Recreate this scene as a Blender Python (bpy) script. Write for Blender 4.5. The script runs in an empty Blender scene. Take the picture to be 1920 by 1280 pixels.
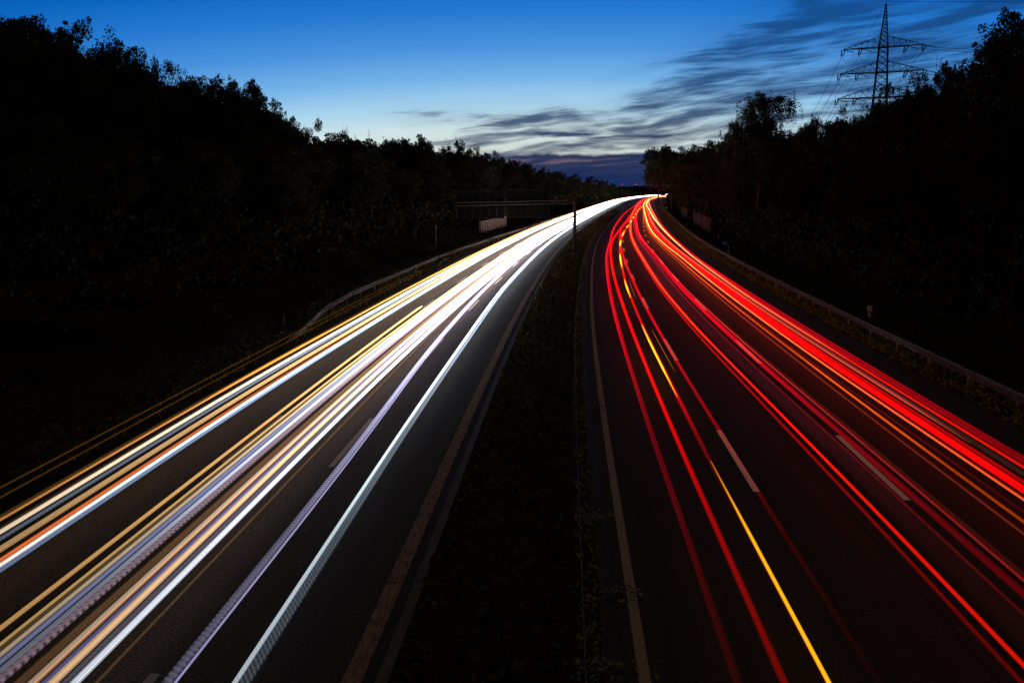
import bpy, math, random
import numpy as np
from mathutils import Vector, Matrix

random.seed(7)
rng = np.random.default_rng(7)
SC = bpy.context.scene
COL = SC.collection

# ------------------------------------------------------------------ camera, world, light
cam_d = bpy.data.cameras.new('camera')
cam = bpy.data.objects.new('camera', cam_d)
COL.objects.link(cam)
CAM_H = 7.64
PITCH = math.atan(287.0 / 1700.0)
cam.location = (0, 0, CAM_H)
cam.rotation_euler = (math.radians(90) - PITCH, 0, 0)
cam_d.sensor_width = 36.0
cam_d.lens = 36.0 * 1700.0 / 1920.0
cam_d.clip_start = 0.1
cam_d.clip_end = 9000
SC.camera = cam

SC.view_settings.view_transform = 'Standard'
SC.view_settings.look = 'None'
SC.view_settings.exposure = 0.0
SC.view_settings.gamma = 1.0
SC.view_settings.use_curve_mapping = False
SC.render.engine = 'CYCLES'
SC.cycles.transparent_max_bounces = 96
SC.cycles.max_bounces = 4
SC.cycles.diffuse_bounces = 2
SC.cycles.glossy_bounces = 2
SC.cycles.transmission_bounces = 2
SC.cycles.sample_clamp_indirect = 3.0
SC.cycles.use_denoising = True


def lin(r, g, b):
    f = lambda c: (c / 255 / 12.92) if c / 255 <= 0.04045 else ((c / 255 + 0.055) / 1.055) ** 2.4
    return (f(r), f(g), f(b), 1.0)


class NT:
    """small helper to write node trees"""
    def __init__(self, tree):
        self.t = tree
        tree.nodes.clear()

    def n(self, kind, **kw):
        nd = self.t.nodes.new(kind)
        for k, v in kw.items():
            setattr(nd, k, v)
        return nd

    def put(self, sock, v):
        if v is None:
            return
        if hasattr(v, 'is_output') or isinstance(v, bpy.types.NodeSocket):
            self.t.links.new(v, sock)
        else:
            sock.default_value = v

    def m(self, op, a, b=None, c=None, clamp=False):
        nd = self.n('ShaderNodeMath', operation=op)
        nd.use_clamp = clamp
        self.put(nd.inputs[0], a)
        self.put(nd.inputs[1], b)
        self.put(nd.inputs[2], c)
        return nd.outputs[0]

    def ramp(self, fac, stops, interp='LINEAR'):
        nd = self.n('ShaderNodeValToRGB')
        cr = nd.color_ramp
        cr.interpolation = interp
        while len(cr.elements) < len(stops):
            cr.elements.new(0.5)
        for e, (p, c) in zip(cr.elements, stops):
            e.position = p
            e.color = c if len(c) == 4 else (*c, 1)
        self.put(nd.inputs[0], fac)
        return nd.outputs[0]

    def mix(self, fac, a, b, mode='MIX'):
        nd = self.n('ShaderNodeMix', data_type='RGBA', blend_type=mode)
        self.put(nd.inputs[0], fac)
        self.put(nd.inputs[6], a)
        self.put(nd.inputs[7], b)
        return nd.outputs[2]

    def noise(self, vec, scale, detail=4, rough=0.55, dist=0.0, dim='3D'):
        nd = self.n('ShaderNodeTexNoise', noise_dimensions=dim)
        if vec is not None:
            self.put(nd.inputs['Vector'], vec)
        nd.inputs['Scale'].default_value = scale
        nd.inputs['Detail'].default_value = detail
        nd.inputs['Roughness'].default_value = rough
        nd.inputs['Distortion'].default_value = dist
        return nd.outputs['Fac']

    def xyz(self, x, y, z):
        nd = self.n('ShaderNodeCombineXYZ')
        self.put(nd.inputs[0], x)
        self.put(nd.inputs[1], y)
        self.put(nd.inputs[2], z)
        return nd.outputs[0]


def smooth(k, v, lo, hi, a=0.0, b=1.0):
    nd = k.n('ShaderNodeMapRange', interpolation_type='SMOOTHSTEP')
    k.put(nd.inputs[0], v)
    nd.inputs[1].default_value = lo
    nd.inputs[2].default_value = hi
    nd.inputs[3].default_value = a
    nd.inputs[4].default_value = b
    return nd.outputs[0]


def build_world():
    w = bpy.data.worlds.new('World')
    SC.world = w
    w.use_nodes = True
    k = NT(w.node_tree)
    tc = k.n('ShaderNodeTexCoord')
    sep = k.n('ShaderNodeSeparateXYZ')
    k.put(sep.inputs[0], tc.outputs['Generated'])
    X, Y, Z = sep.outputs
    D = 180 / math.pi
    el = k.m('MULTIPLY', k.m('ARCSINE', Z), D)                       # degrees above the horizon
    az = k.m('MULTIPLY', k.m('ARCTAN2', X, Y), D)                    # degrees right of the road
    off = k.m('DIVIDE', k.m('SUBTRACT', az, 3.0), 32.0)
    el2 = k.m('ADD', el, k.m('MULTIPLY', k.m('MINIMUM', k.m('MULTIPLY', off, off), 4.0), 3.4))
    R = 40.0
    st = [(-0.0, (132, 128, 134)), (1.0, (205, 205, 198)), (2.2, (222, 232, 224)), (3.6, (210, 230, 232)), (5.0, (170, 213, 238)), (6.6, (118, 180, 232)),
          (8.4, (74, 147, 221)), (10.4, (38, 122, 209)), (12.6, (8, 99, 189)), (15, (2, 84, 166)),
          (18, (2, 26, 52)), (30, (3, 5, 10))]
    base = k.ramp(k.m('DIVIDE', k.m('MAXIMUM', el2, 0.0), R), [(e / R, lin(*c)) for e, c in st])
    # thin streaky evening clouds: noise stretched along the horizon, tilted a little, warped
    w1 = k.noise(k.xyz(k.m('MULTIPLY', az, 0.09), k.m('MULTIPLY', el, 0.26), 3.1), 1.0, 3, 0.5)
    w2 = k.m('MULTIPLY', k.m('SUBTRACT', w1, 0.5), 2.6)
    tilt = k.m('SUBTRACT', el, k.m('MULTIPLY', az, 0.10))

    def layer(fx, fy, z, warp, rough, det=6):
        v = k.xyz(k.m('MULTIPLY', az, fx), k.m('ADD', k.m('MULTIPLY', tilt, fy), k.m('MULTIPLY', w2, warp)), z)
        return k.noise(v, 1.0, det, rough, 0.25)
    n1 = layer(0.15, 1.05, 2.2, 0.9, 0.52)
    n2 = layer(0.30, 2.1, 5.7, 1.3, 0.55)
    n3 = layer(0.16, 4.2, 9.3, 2.2, 0.6, 4)
    nn = k.m('ADD', k.m('ADD', k.m('MULTIPLY', n1, 0.50), k.m('MULTIPLY', n2, 0.30)), k.m('MULTIPLY', n3, 0.20))
    # where the cloud lies: few to the left, many to the right, a bank along the horizon
    right = smooth(k, az, -3.0, 13.0)
    hi = smooth(k, k.m('SUBTRACT', el, k.m('MULTIPLY', az, 0.50)), 4.6, 1.2)
    amt = k.m('MULTIPLY', right, hi)
    low = k.m('MULTIPLY', smooth(k, el, 6.0, 3.6), smooth(k, az, -13.0, 1.0))
    amt = k.m('MAXIMUM', amt, k.m('MULTIPLY', low, 0.95))
    thr = k.m('SUBTRACT', 0.655, k.m('MULTIPLY', amt, 0.23))
    cl = smooth(k, k.m('SUBTRACT', nn, thr), -0.055, 0.15)
    cloud = k.m('MULTIPLY', cl, 0.90)
    # soft veil under the thicker streaks on the right
    veil = k.m('MULTIPLY', k.m('MULTIPLY', amt, smooth(k, n1, 0.30, 0.62)), 0.34)
    cloud = k.m('MAXIMUM', cloud, veil)

    def streak(a0, a1, e0, slope, half, strength, sc):
        """one long cloud streak between two bearings"""
        wob = k.m('MULTIPLY', k.m('SUBTRACT', k.noise(k.xyz(k.m('MULTIPLY', az, 0.16), 0.0, e0), sc, 4, 0.6), 0.5), half * 3.0)
        c = k.m('SUBTRACT', k.m('SUBTRACT', el, k.m('MULTIPLY', az, slope)), e0)
        c = k.m('ABSOLUTE', k.m('ADD', c, wob))
        body = smooth(k, c, half, half * 0.15)
        ends = k.m('MULTIPLY', smooth(k, az, a0, a0 + 3.5), smooth(k, az, a1, a1 - 4.5))
        fine = smooth(k, k.m('ADD', k.m('MULTIPLY', n2, 0.6), k.m('MULTIPLY', n3, 0.4)), 0.36, 0.56, 0.25, 1.0)
        return k.m('MULTIPLY', k.m('MULTIPLY', body, ends), k.m('MULTIPLY', fine, strength))
    cloud = k.m('MAXIMUM', cloud, streak(-1.5, 14.0, 3.30, -0.02, 0.34, 0.95, 1.5))
    cloud = k.m('MAXIMUM', cloud, streak(5.5, 19.0, 4.8, 0.10, 0.7, 0.85, 1.2))
    cloud = k.m('MAXIMUM', cloud, streak(-5.0, 8.0, 4.35, 0.02, 0.30, 0.6, 2.0))
    cloud = k.m('MAXIMUM', cloud, streak(13.0, 34.0, 6.0, 0.16, 0.8, 0.6, 1.1))
    # the dark bank low over the road, with a dusky pink gap in it
    wob = k.m('MULTIPLY', k.m('SUBTRACT', k.noise(k.xyz(k.m('MULTIPLY', az, 0.3), k.m('MULTIPLY', el, 0.5), 9.0), 1.0, 5, 0.6), 0.5), 1.0)
    top = k.m('ADD', k.m('ADD', k.m('MULTIPLY', az, 0.012), 2.0), wob)
    bank = k.m('MULTIPLY', smooth(k, k.m('SUBTRACT', el, top), 0.14, -0.10), smooth(k, az, -4.5, 1.0))
    bank = k.m('MULTIPLY', bank, 0.97)
    pink = k.m('ABSOLUTE', k.m('SUBTRACT', k.m('SUBTRACT', el, 1.62), k.m('MULTIPLY', wob, 0.5)))
    pinkf = k.m('MULTIPLY', smooth(k, pink, 0.30, 0.03), k.m('MULTIPLY', smooth(k, n3, 0.40, 0.60), 0.75))
    cc = k.ramp(k.m('DIVIDE', el, 12.0, clamp=True), [(0.0, lin(18, 34, 78)), (0.13, lin(24, 44, 88)), (0.3, lin(34, 58, 98)), (0.6, lin(24, 68, 124)), (1.0, lin(18, 74, 140))])
    sky = k.mix(cloud, base, cc)
    sky = k.mix(bank, sky, k.ramp(k.m('DIVIDE', el, 2.6, clamp=True), [(0.0, lin(24, 44, 92)), (0.45, lin(22, 40, 84)), (1.0, lin(30, 46, 84))]))
    sky = k.mix(k.m('MULTIPLY', pinkf, bank), sky, lin(122, 100, 116))
    # the eastern half of the dome, behind the camera, is already night
    absaz = k.m('ABSOLUTE', az)
    night = smooth(k, absaz, 34.0, 75.0, 1.0, 0.03)
    sky = k.mix(1.0, sky, k.xyz(night, night, night), 'MULTIPLY')
    below = smooth(k, el, -0.6, -0.1)
    sky = k.mix(1.0, sky, k.xyz(below, below, below), 'MULTIPLY')
    bg = k.n('ShaderNodeBackground')
    k.put(bg.inputs[0], sky)
    bg.inputs[1].default_value = 1.0
    out = k.n('ShaderNodeOutputWorld')
    k.t.links.new(bg.outputs[0], out.inputs[0])


build_world()

sun_d = bpy.data.lights.new('fill_sun', 'SUN')      # weak warm fill added from overhead to lift the road and verges
sun_d.energy = 0.17
sun_d.angle = math.radians(12)
sun_d.color = (1.0, 0.66, 0.40)
sun = bpy.data.objects.new('fill_sun', sun_d)
sun.rotation_euler = (math.radians(8), math.radians(-4), 0)
COL.objects.link(sun)

# ------------------------------------------------------------------ the line of the motorway
TH = [(-80, 3.3), (20, 3.45), (40, 4.0), (65, 4.9), (90, 5.4), (110, 6.1), (140, 7.0), (170, 7.75), (200, 8.1), (330, 8.35),
      (470, 8.7), (600, 10), (750, 12), (900, 14.5), (1100, 18), (1500, 26)]
RS = np.arange(-80, 1500, 1.0)
RT = np.radians(np.interp(RS, [a for a, b in TH], [b for a, b in TH]))
RX = np.zeros_like(RS)
RY = np.zeros_like(RS)
RX[1:] = np.cumsum(np.sin(RT[:-1]))
RY[1:] = np.cumsum(np.cos(RT[:-1]))
_i = int(np.argmin(abs(RS - 25.4)))
RX += 2.83 - RX[_i]
RY += 25.4 - RY[_i]


def road(s, d, z=0.0):
    """point s metres along the road and d metres right of the inner edge line of the right carriageway"""
    x = np.interp(s, RS, RX)
    y = np.interp(s, RS, RY)
    a = np.interp(s, RS, RT)
    return Vector((float(x + d * math.cos(a)), float(y - d * math.sin(a)), z))


def heading(s):
    return float(np.interp(s, RS, RT))


def s_steps(s0, s1, f=0.035, lo=1.2, hi=9.0):
    out = [s0]
    while out[-1] < s1 - 0.01:
        out.append(min(s1, out[-1] + min(hi, max(lo, abs(out[-1]) * f))))
    return out


# ------------------------------------------------------------------ object helpers
def link_mesh(name, verts, faces, mat, parent=None, uvs=None, smooth_shade=False):
    me = bpy.data.meshes.new(name)
    me.from_pydata([tuple(v) for v in verts], [], faces)
    if uvs is not None:
        uv = me.uv_layers.new(name='UVMap')
        flat = []
        for f in faces:
            for i in f:
                flat.extend(uvs[i])
        uv.data.foreach_set('uv', flat)
    if smooth_shade:
        me.polygons.foreach_set('use_smooth', [True] * len(me.polygons))
    me.materials.append(mat)
    me.update()
    o = bpy.data.objects.new(name, me)
    COL.objects.link(o)
    if parent is not None:
        o.parent = parent
    return o


def tag(o, label=None, cat=None, group=None, kind=None):
    if label:
        o['label'] = label
    if cat:
        o['category'] = cat
    if group:
        o['group'] = group
    if kind:
        o['kind'] = kind
    return o


def empty(name, loc, label=None, cat=None, group=None, rz=0.0):
    o = bpy.data.objects.new(name, None)
    o.location = loc
    o.rotation_euler = (0, 0, rz)
    o.empty_display_size = 0.3
    COL.objects.link(o)
    tag(o, label, cat, group)
    return o


class MB:
    def __init__(self):
        self.v = []
        self.f = []

    def box(self, c, sx, sy, sz, rz=0.0):
        ca, sa = math.cos(rz), math.sin(rz)
        b = len(self.v)
        for dz in (-1, 1):
            for dx, dy in ((-1, -1), (1, -1), (1, 1), (-1, 1)):
                x, y = dx * sx / 2, dy * sy / 2
                self.v.append((c[0] + x * ca - y * sa, c[1] + x * sa + y * ca, c[2] + dz * sz / 2))
        self.f += [(b, b + 3, b + 2, b + 1), (b + 4, b + 5, b + 6, b + 7), (b, b + 1, b + 5, b + 4), (b + 1, b + 2, b + 6, b + 5),
                   (b + 2, b + 3, b + 7, b + 6), (b + 3, b, b + 4, b + 7)]
        return self

    def bar(self, p, q, r, n=4, r2=None):
        p, q = Vector(p), Vector(q)
        d = (q - p)
        if d.length < 1e-6:
            return self
        d.normalize()
        a = d.orthogonal().normalized()
        c = d.cross(a)
        r2 = r if r2 is None else r2
        b = len(self.v)
        for pt, rr in ((p, r), (q, r2)):
            for i in range(n):
                t = 2 * math.pi * (i + 0.5) / n
                self.v.append(tuple(pt + a * math.cos(t) * rr + c * math.sin(t) * rr))
        for i in range(n):
            j = (i + 1) % n
            self.f.append((b + i, b + j, b + n + j, b + n + i))
        self.f.append(tuple(b + i for i in reversed(range(n))))
        self.f.append(tuple(b + n + i for i in range(n)))
        return self

    def path(self, pts, r, n=5, r2=None):
        """tube through points, radius running from r to r2"""
        pts = [Vector(p) for p in pts]
        r2 = r if r2 is None else r2
        b = len(self.v)
        m = len(pts)
        for k, p in enumerate(pts):
            t = (pts[min(k + 1, m - 1)] - pts[max(k - 1, 0)]).normalized()
            up = Vector((0, 0, 1)) if abs(t.z) < 0.9 else Vector((1, 0, 0))
            a = t.cross(up).normalized()
            c = a.cross(t)
            rr = r + (r2 - r) * k / max(1, m - 1)
            for i in range(n):
                w = 2 * math.pi * i / n
                self.v.append(tuple(p + a * math.cos(w) * rr + c * math.sin(w) * rr))
        for k in range(m - 1):
            for i in range(n):
                j = (i + 1) % n
                self.f.append((b + k * n + i, b + k * n + j, b + (k + 1) * n + j, b + (k + 1) * n + i))
        self.f.append(tuple(b + i for i in reversed(range(n))))
        self.f.append(tuple(b + (m - 1) * n + i for i in range(n)))
        return self

    def build(self, name, mat, parent=None, sm=False):
        return link_mesh(name, self.v, self.f, mat, parent, smooth_shade=sm)


def sweep(name, prof, s_list, mat, parent=None, dfun=None, close=False):
    """sweep a (d, z) profile along the road; uv = (metres along, metres across)"""
    V, F, UV = [], [], []
    m = len(prof)
    for s in s_list:
        o = dfun(s) if dfun else 0.0
        for d, z in prof:
            V.append(tuple(road(s, d + o, z)))
            UV.append((s, d))
    for i in range(len(s_list) - 1):
        rngj = range(m) if close else range(m - 1)
        for j in rngj:
            a, b = i * m + j, i * m + (j + 1) % m
            F.append((a, b, b + m, a + m))
    if close:
        F.append(tuple(range(m - 1, -1, -1)))
        F.append(tuple((len(s_list) - 1) * m + q for q in range(m)))
    return link_mesh(name, V, F, mat, parent, UV)


# ------------------------------------------------------------------ materials
def pbr(name, col, rough=0.8, metal=0.0, var=0.0, scale=3.0, bump=0.0, spec=0.5, col2=None, detail=5):
    m = bpy.data.materials.new(name)
    m.use_nodes = True
    k = NT(m.node_tree)
    b = k.n('ShaderNodeBsdfPrincipled')
    tc = k.n('ShaderNodeTexCoord')
    c = (*col, 1) if len(col) == 3 else col
    if var or col2:
        nz = k.noise(tc.outputs['Object'], scale, detail, 0.6)
        f = smooth(k, nz, 0.32, 0.68)
        c2 = col2 or tuple(x * (1 - var) for x in col[:3])
        k.put(b.inputs['Base Color'], k.mix(f, c, (*c2[:3], 1)))
    else:
        b.inputs['Base Color'].default_value = c
    b.inputs['Roughness'].default_value = rough
    b.inputs['Metallic'].default_value = metal
    b.inputs['Specular IOR Level'].default_value = spec
    if bump:
        bn = k.n('ShaderNodeBump')
        bn.inputs['Strength'].default_value = bump
        bn.inputs['Distance'].default_value = 0.02
        k.put(bn.inputs['Height'], k.noise(tc.outputs['Object'], scale * 9, 5, 0.7))
        k.t.links.new(bn.outputs[0], b.inputs['Normal'])
    out = k.n('ShaderNodeOutputMaterial')
    k.t.links.new(b.outputs[0], out.inputs[0])
    return m


def asphalt_mat():
    m = bpy.data.materials.new('asphalt')
    m.use_nodes = True
    k = NT(m.node_tree)
    tc = k.n('ShaderNodeTexCoord')
    sep = k.n('ShaderNodeSeparateXYZ')
    k.put(sep.inputs[0], tc.outputs['UV'])
    u, v = sep.outputs[0], sep.outputs[1]
    grain = k.m('ADD', k.m('MULTIPLY', k.noise(tc.outputs['Object'], 52.0, 2, 0.7), 0.55), k.m('MULTIPLY', k.noise(tc.outputs['Object'], 17.0, 3, 0.7), 0.45))
    patch = k.noise(k.xyz(k.m('MULTIPLY', u, 0.07), k.m('MULTIPLY', v, 0.6), 0), 1.0, 5, 0.6)
    tracks = k.noise(k.xyz(k.m('MULTIPLY', u, 0.012), k.m('MULTIPLY', v, 1.5), 3), 1.0, 3, 0.5)
    f = k.m('ADD', k.m('MULTIPLY', patch, 0.5), k.m('MULTIPLY', tracks, 0.5))
    col = k.ramp(smooth(k, f, 0.34, 0.68), [(0, (0.032, 0.030, 0.028)), (1, (0.055, 0.051, 0.047))])
    col = k.mix(smooth(k, grain, 0.40, 0.62), k.mix(1.0, col, (0.25, 0.25, 0.25, 1), 'MULTIPLY'), k.mix(1.0, col, (1.9, 1.84, 1.76, 1), 'MULTIPLY'))
    # a longitudinal paving joint and a few tar-sealed cracks
    j = k.m('ABSOLUTE', k.m('SUBTRACT', v, 5.55))
    joint = smooth(k, j, 0.035, 0.012)
    j2 = k.m('ABSOLUTE', k.m('SUBTRACT', v, -7.55))
    joint = k.m('MAXIMUM', joint, smooth(k, j2, 0.03, 0.01))
    cr = k.m('ABSOLUTE', k.m('SUBTRACT', k.m('FRACT', k.m('DIVIDE', k.m('ADD', u, k.m('MULTIPLY', patch, 0.6)), 23.7)), 0.5))
    joint = k.m('MAXIMUM', joint, k.m('MULTIPLY', smooth(k, cr, 0.0022, 0.0008), 0.7))
    col = k.mix(k.m('MULTIPLY', joint, 0.75), col, (0.012, 0.012, 0.012, 1))
    # bright flecks of stone
    vo = k.n('ShaderNodeTexVoronoi')
    vo.inputs['Scale'].default_value = 1.15
    k.put(vo.inputs['Vector'], tc.outputs['Object'])
    fleck = smooth(k, vo.outputs['Distance'], 0.022, 0.010)
    col = k.mix(fleck, col, (0.5, 0.46, 0.4, 1))
    b = k.n('ShaderNodeBsdfPrincipled')
    k.put(b.inputs['Base Color'], col)
    k.put(b.inputs['Roughness'], smooth(k, patch, 0.3, 0.7, 0.78, 0.95))
    b.inputs['Specular IOR Level'].default_value = 0.09
    bn = k.n('ShaderNodeBump')
    bn.inputs['Strength'].default_value = 0.55
    bn.inputs['Distance'].default_value = 0.012
    k.put(bn.inputs['Height'], grain)
    k.t.links.new(bn.outputs[0], b.inputs['Normal'])
    out = k.n('ShaderNodeOutputMaterial')
    k.t.links.new(b.outputs[0], out.inputs[0])
    return m


def worn_mat(name, c1, c2, joint=None, sc=14.0, lo=0.42, hi=0.6, rough=0.75):
    """paint or concrete worn down to what lies beneath; optional slab joints every joint metres"""
    m = bpy.data.materials.new(name)
    m.use_nodes = True
    k = NT(m.node_tree)
    tc = k.n('ShaderNodeTexCoord')
    sep = k.n('ShaderNodeSeparateXYZ')
    k.put(sep.inputs[0], tc.outputs['UV'])
    u, v = sep.outputs[0], sep.outputs[1]
    n1 = k.noise(k.xyz(k.m('MULTIPLY', u, 0.35), k.m('MULTIPLY', v, 1.6), 0), sc, 6, 0.7)
    f = smooth(k, n1, lo, hi)
    col = k.mix(f, (*c2, 1), (*c1, 1))
    if joint:
        fr = k.m('ABSOLUTE', k.m('SUBTRACT', k.m('FRACT', k.m('DIVIDE', u, joint)), 0.5))
        jf = smooth(k, fr, 0.03 / joint, 0.012 / joint)
        col = k.mix(k.m('MULTIPLY', jf, 0.85), col, (0.01, 0.01, 0.01, 1))
    b = k.n('ShaderNodeBsdfPrincipled')
    k.put(b.inputs['Base Color'], col)
    b.inputs['Specular IOR Level'].default_value = 0.1
    b.inputs['Roughness'].default_value = rough
    bn = k.n('ShaderNodeBump')
    bn.inputs['Strength'].default_value = 0.4
    bn.inputs['Distance'].default_value = 0.01
    k.put(bn.inputs['Height'], n1)
    k.t.links.new(bn.outputs[0], b.inputs['Normal'])
    out = k.n('ShaderNodeOutputMaterial')
    k.t.links.new(b.outputs[0], out.inputs[0])
    return m


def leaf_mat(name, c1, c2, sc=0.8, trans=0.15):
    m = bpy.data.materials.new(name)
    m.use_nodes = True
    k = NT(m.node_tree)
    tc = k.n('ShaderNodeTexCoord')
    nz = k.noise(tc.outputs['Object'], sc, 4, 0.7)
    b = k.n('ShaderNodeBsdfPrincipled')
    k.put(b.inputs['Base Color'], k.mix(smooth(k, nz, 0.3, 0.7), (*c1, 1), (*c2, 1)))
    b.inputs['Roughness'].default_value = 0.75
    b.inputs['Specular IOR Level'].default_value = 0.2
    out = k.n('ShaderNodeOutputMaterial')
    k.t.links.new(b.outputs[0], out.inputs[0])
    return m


M_ASPH = asphalt_mat()
M_PAINT = worn_mat('road_paint', (0.92, 0.90, 0.86), (0.74, 0.72, 0.68), sc=22, lo=0.30, hi=0.5)
M_LEFTPAINT = worn_mat('dimmed_paint', (0.22, 0.20, 0.18), (0.13, 0.12, 0.11), sc=22, lo=0.30, hi=0.5)  # lane paint darkened to offset the strong light of the trails
M_WORN = worn_mat('worn_paint_warm_lit', (0.26, 0.17, 0.115), (0.10, 0.07, 0.05), joint=4.6, sc=9, lo=0.35, hi=0.62)  # warm light on worn white paint is put into this brown
M_OLDPAINT = worn_mat('old_paint_warm_lit', (0.34, 0.28, 0.22), (0.20, 0.165, 0.13), joint=18.0, sc=14, lo=0.3, hi=0.6)  # white paint tinted tan for the warm light falling on it
M_GUTTER = worn_mat('gutter', (0.060, 0.050, 0.042), (0.03, 0.026, 0.022), joint=4.6, sc=5, lo=0.4, hi=0.62)
M_KERB = worn_mat('kerb_concrete', (0.10, 0.10, 0.097), (0.07, 0.07, 0.068), joint=4.6, sc=4)
M_SOIL = pbr('soil', (0.024, 0.019, 0.012), 0.95, var=0.5, scale=0.7, bump=0.6, col2=(0.010, 0.011, 0.006), spec=0.1)
M_STEEL = pbr('galvanised_steel', (0.14, 0.145, 0.155), 0.75, 0.0, var=0.35, scale=2.0)
M_POST = pbr('lit_post_steel', (0.62, 0.62, 0.60), 0.7, var=0.3, scale=2.0)  # lighter copy of the rail steel, painting in the light on the posts
M_STEEL_DARK = pbr('dull_steel', (0.10, 0.10, 0.10), 0.7, 0.2, var=0.4, scale=2.0)
M_SIGNBACK = pbr('sign_back', (0.005, 0.005, 0.005), 0.95, spec=0.02)
M_RIB = pbr('sign_rib', (0.022, 0.019, 0.017), 0.9, spec=0.1)
M_GANTRY = pbr('gantry_steel', (0.035, 0.028, 0.023), 0.9, spec=0.15)
M_PYLON = pbr('pylon_steel', (0.02, 0.022, 0.025), 0.7, 0.2)
M_GLASS_INS = pbr('insulator_ceramic', (0.04, 0.03, 0.03), 0.4)
M_CABLE = pbr('cable', (0.03, 0.03, 0.035), 0.6)
M_BARK = pbr('bark', (0.035, 0.027, 0.02), 0.95, var=0.4, scale=3.0, bump=0.5)
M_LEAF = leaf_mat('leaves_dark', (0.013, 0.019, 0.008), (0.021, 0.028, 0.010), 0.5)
M_LEAF2 = leaf_mat('leaves_birch', (0.024, 0.034, 0.014), (0.036, 0.048, 0.02), 0.8)
M_GRASS = leaf_mat('grass', (0.10, 0.15, 0.03), (0.22, 0.22, 0.07), 1.2)  # albedo raised to stand in for headlight spill on the right verge
M_VERGE = leaf_mat('verge_grass', (0.035, 0.05, 0.014), (0.075, 0.075, 0.028), 1.2)  # darkened copy of the grass for the dim left side
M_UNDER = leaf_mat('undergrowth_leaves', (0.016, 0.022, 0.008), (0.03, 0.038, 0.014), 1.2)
M_WEED = leaf_mat('weed_leaves', (0.10, 0.14, 0.045), (0.22, 0.22, 0.08), 2.2)
M_BRAMBLE = leaf_mat('bramble', (0.05, 0.035, 0.015), (0.07, 0.06, 0.02), 1.4)
M_WHITE = pbr('white_plastic', (0.80, 0.79, 0.76), 0.5)
M_BLACK = pbr('black_plastic', (0.02, 0.02, 0.02), 0.5)
M_REFLECT = pbr('reflector', (0.92, 0.90, 0.86), 0.25, 0.3)
M_BLUE = pbr('blue_sign', (0.03, 0.25, 0.55), 0.5)
M_BOARD = pbr('timber_boards', (0.26, 0.23, 0.20), 0.8, var=0.6, scale=3.0)
M_BOARD2 = pbr('barrier_boards', (0.10, 0.045, 0.035), 0.8, var=0.6, scale=3.0)


def lamp_mat(name, col, strength):
    m = bpy.data.materials.new(name)
    m.use_nodes = True
    k = NT(m.node_tree)
    e = k.n('ShaderNodeEmission')
    e.inputs[0].default_value = (*col, 1)
    e.inputs[1].default_value = strength
    out = k.n('ShaderNodeOutputMaterial')
    k.t.links.new(e.outputs[0], out.inputs[0])
    return m


_tm = {}


def trail_mat(streak=0.5, kx=5.0, soft=0.7, rip=0.0, rf=2.0, slant=0.6, dots=0):
    """light left by passing lamps: adds to what lies behind it. Colour and power come with the mesh, the fine lines across
    the width from noise that hardly changes along it, and the ripple from the flicker of the lamps."""
    key = (streak, kx, soft, rip, rf, slant, dots)
    if key in _tm:
        return _tm[key]
    m = bpy.data.materials.new('lamp_light')
    m.use_nodes = True
    k = NT(m.node_tree)
    at = k.n('ShaderNodeAttribute')
    at.attribute_name = 'glow'
    tc = k.n('ShaderNodeTexCoord')
    sep = k.n('ShaderNodeSeparateXYZ')
    k.put(sep.inputs[0], tc.outputs['UV'])
    u, v = sep.outputs[0], sep.outputs[1]
    oi = k.n('ShaderNodeObjectInfo')
    seed = k.m('MULTIPLY', oi.outputs['Random'], 60.0)
    nz = k.noise(k.xyz(k.m('MULTIPLY', v, kx * 0.6), k.m('MULTIPLY', u, 0.006), seed), 1.0, 4, 0.7)
    st = smooth(k, nz, 0.42, 0.58, 1.0 - streak, 1.0 + streak * 0.7)
    edge = k.m('POWER', k.m('MAXIMUM', k.m('SUBTRACT', 1.0, k.m('MULTIPLY', v, v)), 0.0), soft)
    g = k.m('MULTIPLY', st, edge)
    if rip:
        # flicker: cross lines that slant or bow with the width; finer further off, so it fades by itself
        ph = k.m('ADD', k.m('MULTIPLY', u, rf), k.m('MULTIPLY', k.m('MULTIPLY', v, v) if slant < 0 else v, abs(slant)))
        wv = k.m('SINE', k.m('MULTIPLY', ph, 6.2832))
        if dots:
            wv = k.m('MULTIPLY', wv, k.m('SINE', k.m('MULTIPLY', v, dots)))
        g = k.m('MULTIPLY', g, k.m('ADD', 1.0, k.m('MULTIPLY', wv, rip)))
    e = k.n('ShaderNodeEmission')
    k.put(e.inputs[0], at.outputs['Color'])
    k.put(e.inputs[1], k.m('MULTIPLY', g, 0.5))
    t = k.n('ShaderNodeBsdfTransparent')
    a = k.n('ShaderNodeAddShader')
    k.t.links.new(e.outputs[0], a.inputs[0])
    k.t.links.new(t.outputs[0], a.inputs[1])
    out = k.n('ShaderNodeOutputMaterial')
    k.t.links.new(a.outputs[0], out.inputs[0])
    _tm[key] = m
    return m


# ------------------------------------------------------------------ ground and carriageways (setting)
def structure(o):
    o['kind'] = 'structure'
    return o


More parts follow.
